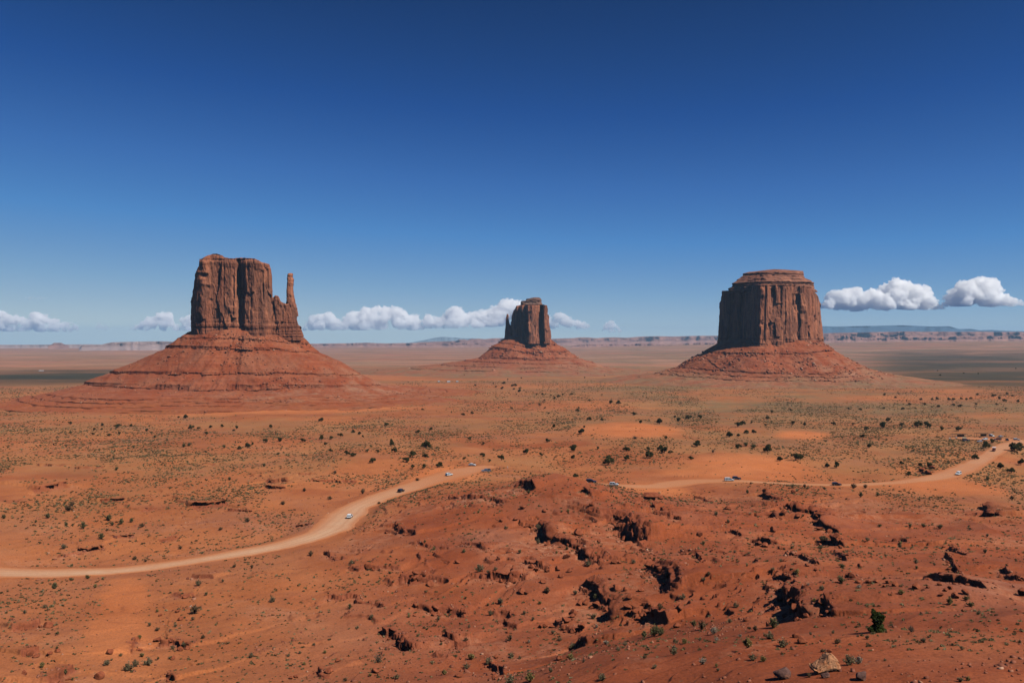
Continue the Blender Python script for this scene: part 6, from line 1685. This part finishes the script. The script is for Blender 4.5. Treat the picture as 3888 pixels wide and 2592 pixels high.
def build_person(label, loc, head, shirt, legs_m, hair_m, stride=0.12, skirt=False, arm_bend=0.0):
    root = empty("person", loc, head)
    tag(root, label, "person", "people standing by the parked cars")
    V = []; E = []; Rd = []
    def add(p, r, prev=None):
        V.append(p); Rd.append(r); i = len(V) - 1
        if prev is not None: E.append((prev, i))
        return i
    pel = add((0, 0, .96), (.15, .11)); wa = add((0, 0, 1.12), (.135, .10), pel); ch = add((0, 0, 1.32), (.165, .115), wa)
    nk = add((0.0, 0, 1.50), .058, ch); hd = add((.01, 0, 1.62), (.085, .10), nk); tp = add((.0, 0, 1.73), (.07, .085), hd)
    add((.105, 0, 1.615), .018, hd)                                      # nose
    for s in (1, -1):
        add((.0, s * .095, 1.62), .016, hd)                              # ears
        hip = add((0, s * .10, .90), .088, pel); kn = add((.03 + s * stride * .5, s * .11, .50), .058, hip); an = add((s * stride, s * .115, .09), .040, kn); add((s * stride + .15, s * .125, .035), .034, an)
        sh = add((0, s * .19, 1.43), .062, ch); el = add((-.03, s * .25, 1.14), .043, sh); wr = add((.05 + arm_bend, s * .26, .90 + arm_bend * .7), .030, el)
        pm = add((.065 + arm_bend, s * .265, .83 + arm_bend * .7), .032, wr)
        for q in range(4):
            f1 = add((.045 + q * .018 + arm_bend, s * .268, .775 + arm_bend * .7), .0088, pm); add((.055 + q * .016 + arm_bend, s * .26, .735 - .006 * (q in (1, 2)) + arm_bend * .7), .008, f1)
        th = add((.10 + arm_bend, s * .255, .82 + arm_bend * .7), .0095, pm); add((.115 + arm_bend, s * .25, .785 + arm_bend * .7), .0085, th)
    body = skin_figure("body", V, E, Rd, M['skin'], root)
    # clothing follows the body a little outside it
    sv = [(0, 0, .93), (0, 0, 1.12), (0, 0, 1.33), (0, 0, 1.455)]; se = [(0, 1), (1, 2), (2, 3)]; sr = [(.165, .125), (.155, .118), (.185, .132), (.075, .07)]
    for s in (1, -1):
        k = len(sv); sv += [(0, s * .195, 1.43), (-.025, s * .235, 1.22)]; se += [(2, k), (k, k + 1)]; sr += [.078, .066]
    skin_figure("shirt", sv, se, sr, shirt, root)
    tv = [(0, 0, .96)]; te = []; tr = [(.17, .128)]
    for s in (1, -1):
        k = len(tv); tv += [(0, s * .10, .88), (.03 + s * stride * .5, s * .11, .50), (s * stride * .95, s * .115, .16)]; te += [(0, k), (k, k + 1), (k + 1, k + 2)]; tr += [.102, .080, .066]
    skin_figure("trousers", tv, te, tr, legs_m, root)
    hv = [(-.035, 0, 1.60), (-.03, 0, 1.70), (0.0, 0, 1.775)]; skin_figure("hair", hv, [(0, 1), (1, 2)], [(.088, .095), (.094, .095), (.07, .075)], hair_m, root)
    for s in (1, -1):
        bm = bmesh.new(); box(bm, (s * stride + .06, s * .12, .035), (.27, .10, .085)); bm_obj("shoe", bm, M['tyre'], root, False, .02)
        bm = bmesh.new(); bmesh.ops.create_uvsphere(bm, u_segments=8, v_segments=6, radius=.013, matrix=Matrix.Translation((.096, s * .033, 1.645))); bm_obj("eye", bm, M['trim'], root)
    return root

# ------------------------------------------------------------------ small structures
def build_shelter(label, loc, rz, L, W_, tables=2):
    root = empty("sun_shelter", loc, rz)
    tag(root, label, "sun shelter", "open sun shelters at the parking area")
    bm = bmesh.new()
    box(bm, (0, 0, 2.62), (L, W_, .10))
    for k in range(int(L / .6)):
        box(bm, (-L / 2 + .3 + k * .6, 0, 2.70), (.10, W_ + .3, .08))
    bm_obj("roof", bm, M['old_wood'], root)
    n = max(3, int(L / 3.2))
    for k in range(n):
        for s in (1, -1):
            bm = bmesh.new(); bmesh.ops.create_cone(bm, cap_ends=True, segments=8, radius1=.10, radius2=.09, depth=3.0, matrix=Matrix.Translation((-L / 2 + .3 + k * (L - .6) / (n - 1), s * (W_ / 2 - .2), 1.08)))
            bm_obj("post", bm, M['old_wood'], root)
    bm = bmesh.new(); box(bm, (L * .2, W_ / 2 - .25, 1.0), (L * .45, .06, 1.9)); bm_obj("back_panel", bm, M['old_wood'], root)
    ca, sa = math.cos(rz), math.sin(rz)
    for t in range(tables):
        dx = -L * .3 + t * L * .5
        x, y = loc[0] + dx * ca, loc[1] + dx * sa
        r = empty("table", (x, y, loc[2] - .05), rz)
        tag(r, f"long display table in the shade of the {label.split(' with')[0].replace('long ', '')}, {'lower' if t else 'upper'} of the two" if False else ("vendor table under the near end of the " if t else "vendor table under the far end of the ") + ("larger" if L > 12 else "smaller") + " sun shelter", "table", "vendor tables")
        bm = bmesh.new(); box(bm, (0, 0, .76), (2.2, .8, .05)); bm_obj("tabletop", bm, M['cloth'] if t else M['old_wood'], r)
        for a in (-1, 1):
            for b in (-1, 1):
                bm = bmesh.new(); box(bm, (a * 1.0, b * .33, .35), (.06, .06, .76)); bm_obj("leg", bm, M['old_wood'], r)
    return root

def build_house(label, loc, rz, L, W_, H, wall, roof, windows=3, name="house", cat="house"):
    root = empty(name, loc, rz)
    tag(root, label, cat, "far dwellings on the plain")
    bm = bmesh.new(); box(bm, (0, 0, H / 2 - .4), (L, W_, H + .8)); w = bm_obj("wall", bm, wall, root)
    bm = bmesh.new()
    e = .35
    a = [bm.verts.new(p) for p in ((-L / 2 - e, -W_ / 2 - e, H), (L / 2 + e, -W_ / 2 - e, H), (L / 2 + e, W_ / 2 + e, H), (-L / 2 - e, W_ / 2 + e, H), (-L / 2 - e, 0, H + W_ * .26), (L / 2 + e, 0, H + W_ * .26))]
    for f in ((0, 1, 5, 4), (2, 3, 4, 5), (1, 2, 5), (3, 0, 4), (3, 2, 1, 0)): bm.faces.new([a[i] for i in f])
    bm_obj("roof", bm, roof, root)
    for k in range(windows):
        bm = bmesh.new(); box(bm, (-L / 2 + (k + .7) * L / (windows + .9), -W_ / 2 - .02, H * .58), (1.2, .08, 1.0)); bm_obj("window", bm, M['glass'], root)
    bm = bmesh.new(); box(bm, (L / 2 - 1.3, -W_ / 2 - .02, 1.0), (.95, .08, 2.0)); bm_obj("door", bm, M['trim'], root)
    return root

def build_motorcycle(label, loc, rz):
    root = empty("motorcycle", loc, rz)
    tag(root, label, "motorcycle", "motorcycles at the parking area")
    for x in (.72, -.72):
        bm = bmesh.new()
        R0, r0 = .30, .075
        ring = []
        for i in range(16):
            a = i * math.pi / 8
            ring.append([bm.verts.new((x + (R0 + r0 * math.cos(b)) * math.cos(a), r0 * math.sin(b) * .9, .36 + (R0 + r0 * math.cos(b)) * math.sin(a))) for b in (0, 1.26, 2.51, 3.77, 5.03)])
        for i in range(16):
            for j in range(5):
                bm.faces.new((ring[i][j], ring[(i + 1) % 16][j], ring[(i + 1) % 16][(j + 1) % 5], ring[i][(j + 1) % 5]))
        w = bm_obj("wheel", bm, M['tyre'], root)
        bm = bmesh.new(); bmesh.ops.create_cone(bm, cap_ends=True, segments=12, radius1=.2, radius2=.2, depth=.03, matrix=Matrix.Translation((x, 0, .36)) @ Matrix.Rotation(math.pi / 2, 4, 'X')); bm_obj("rim", bm, M['rim'], w)
    bm = bmesh.new(); prism(bm, [(-.95, .72), (-.6, .86), (0, .80), (.1, 1.0), (.45, .98), (.6, .75), (.3, .42), (-.35, .40)], lambda x, z: .17 if z > .6 else .13); bm_obj("body", bm, M['white_paint'], root, False, .03)
    bm = bmesh.new(); box(bm, (.5, 0, 1.12), (.06, .75, .06)); box(bm, (.64, 0, .75), (.08, .2, .8), Matrix.Rotation(-.35, 4, 'Y')); bm_obj("handlebar", bm, M['trim'], root)
    bm = bmesh.new(); box(bm, (-.45, 0, .90), (.75, .28, .09)); bm_obj("saddle", bm, M['dark_shell'], root, False, .03)

def build_objects():
    M['tyre'] = mat_flat("tyre_rubber", (0.02, 0.018, 0.016), 0.85)
    M['rim'] = mat_flat("alloy_rim", (0.45, 0.43, 0.42), 0.4, 0.6)
    M['glass'] = mat_flat("tinted_glass", (0.012, 0.014, 0.016), 0.12, 0.0, 0.5)
    M['lamp'] = mat_flat("headlamp_lens", (0.6, 0.6, 0.6), 0.2, 0.0, 0.5)
    M['tail'] = mat_flat("red_lens", (0.30, 0.01, 0.01), 0.25, 0.0, 0.5)
    M['trim'] = mat_flat("dark_trim", (0.035, 0.033, 0.032), 0.6)
    M['dark_shell'] = mat_flat("dark_shell", (0.03, 0.035, 0.045), 0.4)
    M['white_paint'] = mat_flat("white_car_paint", (0.80, 0.80, 0.79), 0.3, 0.0, 0.5, (0.42, 0.17, 0.10))
    M['black_paint'] = mat_flat("black_car_paint", (0.014, 0.015, 0.020), 0.25, 0.0, 0.5, (0.08, 0.035, 0.02))
    M['blue_grey_paint'] = mat_flat("blue_grey_car_paint", (0.15, 0.20, 0.26), 0.3, 0.2, 0.5, (0.32, 0.13, 0.075))
    M['silver_paint'] = mat_flat("silver_car_paint", (0.42, 0.44, 0.47), 0.3, 0.3, 0.5, (0.36, 0.16, 0.09))
    M['maroon_paint'] = mat_flat("maroon_paint", (0.13, 0.035, 0.025), 0.4, 0.0, 0.4, (0.25, 0.10, 0.05))
    M['navy_paint'] = mat_flat("navy_paint", (0.02, 0.03, 0.06), 0.3, 0.0, 0.5)
    M['teal'] = mat_flat("teal_canvas", (0.03, 0.38, 0.30), 0.8)
    M['white_canvas'] = mat_flat("white_canvas", (0.72, 0.72, 0.78), 0.8)
    M['old_wood'] = mat_flat("old_wood", (0.11, 0.07, 0.045), 0.9)
    M['cloth'] = mat_flat("white_cloth", (0.6, 0.6, 0.62), 0.9)
    M['skin'] = mat_flat("skin", (0.50, 0.28, 0.18), 0.6)
    M['red_cloth'] = mat_flat("red_cloth", (0.55, 0.03, 0.04), 0.9)
    M['dark_cloth'] = mat_flat("dark_cloth", (0.03, 0.03, 0.045), 0.9)
    M['hair'] = mat_flat("dark_hair", (0.02, 0.014, 0.01), 0.7)
    M['tin_white'] = mat_flat("white_siding", (0.72, 0.72, 0.72), 0.6)
    M['tin_grey'] = mat_flat("grey_roofing", (0.45, 0.47, 0.5), 0.5)
    def on_road(u, v):
        x, y, z = place(u, v)
        return (x, y, float(terrain(np.array([x]), np.array([y]), full=False)[0][0]) + 0.115)
    def road_head(loc, back=False):
        best = None
        for Q in ROADS[:2]:
            d = np.hypot(Q[:, 0] - loc[0], Q[:, 1] - loc[1]); i = int(np.clip(d.argmin(), 2, len(Q) - 3))
            if best is None or d[i] < best[0]: best = (d[i], math.atan2(Q[i + 2, 1] - Q[i - 2, 1], Q[i + 2, 0] - Q[i - 2, 0]))
        return best[1] + (math.pi if back else 0)
    def car(kind, paint, label, u, v, head, mark=None, **kw):
        loc = on_road(u, v)
        h = road_head(loc) if head == 'fwd' else (road_head(loc, True) if head == 'back' else math.radians(head))
        build_car(kind, M[paint], label, loc, h, **kw)
        if mark: LANDMARKS.append((mark, (loc[0], loc[1])))
    G2 = "vehicles parked at the far lot"
    car('suv', 'white_paint', "white dusty SUV driving away up the winding road, nearest vehicle to the viewer", 1328, 1966, 'fwd', "the nearest white SUV")
    car('suv', 'black_paint', "black SUV driving away on the winding road between two white SUVs", 1523, 1868, 'fwd', "the middle black SUV")
    car('suv', 'white_paint', "white SUV seen from behind at the widening of the road, below the blue-grey pickup", 1705, 1806, 50, "the white SUV at the widening", extra='rack')
    car('sedan', 'white_paint', "white car with dusty flanks parked farthest back on the road widening", 1793, 1768, -18, "the dusty white car")
    car('pickup', 'blue_grey_paint', "blue-grey pickup truck with dark camper shell at the edge of the road widening", 1845, 1791, 188, "the blue-grey pickup", cat="pickup truck", shell=True)
    car('suv', 'black_paint', "black car coming out from behind the red crest, followed by none", 2244, 1834, -14, "the black car by the crest")
    car('suv', 'white_paint', "white SUV side-on just ahead of the black car by the red crest", 2331, 1843, -14, "the white SUV below the dune", extra='rack')
    car('van', 'white_paint', "long white van side-on passing a dark car on the straight road", 2769, 1826, -2, "the long white van", cat="van")
    car('suv', 'navy_paint', "dark car half hidden behind the long white van", 2797, 1820, -4)
    car('suv', 'black_paint', "lone black SUV side-on midway along the straight road", 3177, 1843, -4, "the lone black SUV")
    car('van', 'white_paint', "white van coming round the far bend of the road by dark rocks", 3639, 1803, 'back', "the white van at the bend", cat="van")
    loc = on_road(3773, 1713)
    build_tour_truck(M['maroon_paint'], M['white_canvas'], "maroon open tour truck with a pale canopy coming down from the parking area", loc, road_head(loc, True))
    LANDMARKS.append(("the canopied tour truck", (loc[0], loc[1])))
    car('van', 'white_paint', "white van parked beside the end of the sun shelters", 3765, 1657, -80, None, cat="van", group=G2)
    car('sedan', 'silver_paint', "silver car parked beyond the brown open truck at the far lot", 3801, 1659, 20, None, group=G2)
    loc = on_road(3788, 1671)
    build_tour_truck(M['maroon_paint'], M['dark_shell'], "dark brown open tour truck with a dark canopy parked at the far lot", loc, math.radians(165))
    car('suv', 'black_paint', "black SUV parked by itself at the lot end of the road", 3824, 1673, 250, None, group=G2)
    car('suv', 'white_paint', "white SUV parked farthest along at the lot, at the edge of the bushes", 3860, 1671, -20, None, group=G2)
    car('suv', 'white_paint', "white SUV parked in front of the sun shelters at the far lot", 3740, 1670, 200, None, group=G2)
    car('suv', 'silver_paint', "silver-grey SUV parked nearest the viewer at the far lot", 3719, 1679, 205, None, group=G2)
    loc = on_road(3668, 1674)
    build_tour_truck(M['navy_paint'], M['teal'], "dark navy tour truck with a bright teal canopy parked at the far lot", loc, math.radians(0))
    LANDMARKS.append(("the teal-canopied truck", (loc[0], loc[1])))
    loc = on_road(3640, 1659); build_shelter("long dark sun shelter with open posts behind the teal-canopied truck", loc, R_(-2), 13.5, 4.0)
    loc = on_road(3728, 1657); build_shelter("shorter dark sun shelter beside the parked white van", loc, R_(-2), 11.5, 4.0)
    for (u, v, t) in ((3606, 1667, "farther from the teal-canopied truck"), (3631, 1664, "nearer the teal-canopied truck")):
        build_motorcycle("white motorcycle standing at the end of the parking area, " + t, on_road(u, v), R_(20))
    p = lambda u, v: (lambda q: (q[0], q[1], q[2] + 0.02))(place(u, v))
    build_person("person in a red shirt with dark hair, standing beyond the blue-grey pickup", p(1879, 1770), R_(200), M['red_cloth'], M['dark_cloth'], M['hair'], 0.10)
    build_person("person all in white walking on the bare rise away from the cars", p(1927, 1779), R_(-40), M['cloth'], M['cloth'], M['hair'], 0.16)
    build_person("person in dark clothes between the blue-grey pickup and the white-clad walker", p(1898, 1783), R_(100), M['dark_cloth'], M['dark_cloth'], M['hair'], 0.08)
    # little posts beside the road
    for u in (2562, 2571, 2586, 2600, 2615, 2632, 2650):
        x, y, z = place(u, 1811)
        bm = bmesh.new(); bmesh.ops.create_cone(bm, cap_ends=True, segments=8, radius1=.09, radius2=.07, depth=1.2, matrix=Matrix.Translation((0, 0, .45)))
        o = bm_obj("roadside_post", bm, M['old_wood'], None); o.location = (x, y, z)
        tag(o, "short dark post in the row beside the road where it bends", "post", "posts beside the road")
    # dwellings out on the plain
    x, y, z = place(157, 1410)
    build_house("long low white-roofed trailer home alone on the dark green flats", (x, y, z), 0.05, 17, 4.5, 3.0, mat_flat("brown_siding", (0.18, 0.10, 0.08), 0.8), M['tin_white'], 4, "mobile_home", "trailer home")
    for u, v, L, t in ((1666, 1450, 5, "farthest of the three from the small butte"), (1703, 1451, 8, "longest and middle of the three"), (1736, 1450, 5, "nearest of the three to the small butte")):
        x, y, z = place(u, v)
        build_house("tiny white house out on the plain, " + t, (x, y, z), 0.3, L, 4, 2.4, M['tin_grey'], M['tin_grey'], 2)

def fill_landmarks():
    for nm, u, v in [
        ("the lone bright juniper", 3327, 2398), ("the pale wedge-shaped boulder", 3127, 2545), ("the dark purplish boulder", 2969, 2575), ("the flat red slab", 3050, 2440), ("the long table rock", 2470, 1893),
        ("the pale dune", 2400, 1630), ("the far parking area", 3760, 1665), ("the road's near end", 30, 2180), ("the dark overhang by the road", 3080, 1950), ("the tallest near ledge", 2000, 1980),
        ("the red crest", 2120, 1830), ("the broadest butte", 930, 1590), ("the small far butte", 2010, 1440), ("the flat-topped butte", 2930, 1480), ("the shadowed outcrop", 3760, 1955), ("the black-shadowed ledge", 2330, 2330),
        ("the forked dark gully", 2550, 2230), ("the boulder line", 3370, 2215), ("the low boulder wall", 3600, 2260), ("the dark undercut ledge", 790, 1910), ("the stepped outcrop", 230, 1840), ("the twin dark slots", 1050, 1835),
        ("the bare spur track", 500, 2330), ("the tumbled rock cluster", 2190, 2340), ("the thin curved scarp", 1330, 2240), ("the sandy bank", 2850, 1780), ("the broken pillar ledge", 2990, 2290), ("the rubble hollow", 3180, 2050),
        ("the crumbling shelf", 720, 2440), ("the low dark scarp", 1530, 2430), ("the rounded clay mound", 3500, 2400), ("the tan hillock", 1440, 1930), ("the branching wash", 2300, 1750), ("the red scarp face", 1580, 2060),
    ]:
        q = to_ground(u, v)
        LANDMARKS.append((nm, (float(q[0]), float(q[1]))))

# ------------------------------------------------------------------ build everything
M = {}
M['rubble'] = mat_rubble()
build_ground()
build_road()
build_buttes()
build_hills()
build_clouds()
build_objects()
fill_landmarks()
build_boulders()
build_plants()
build_haze()
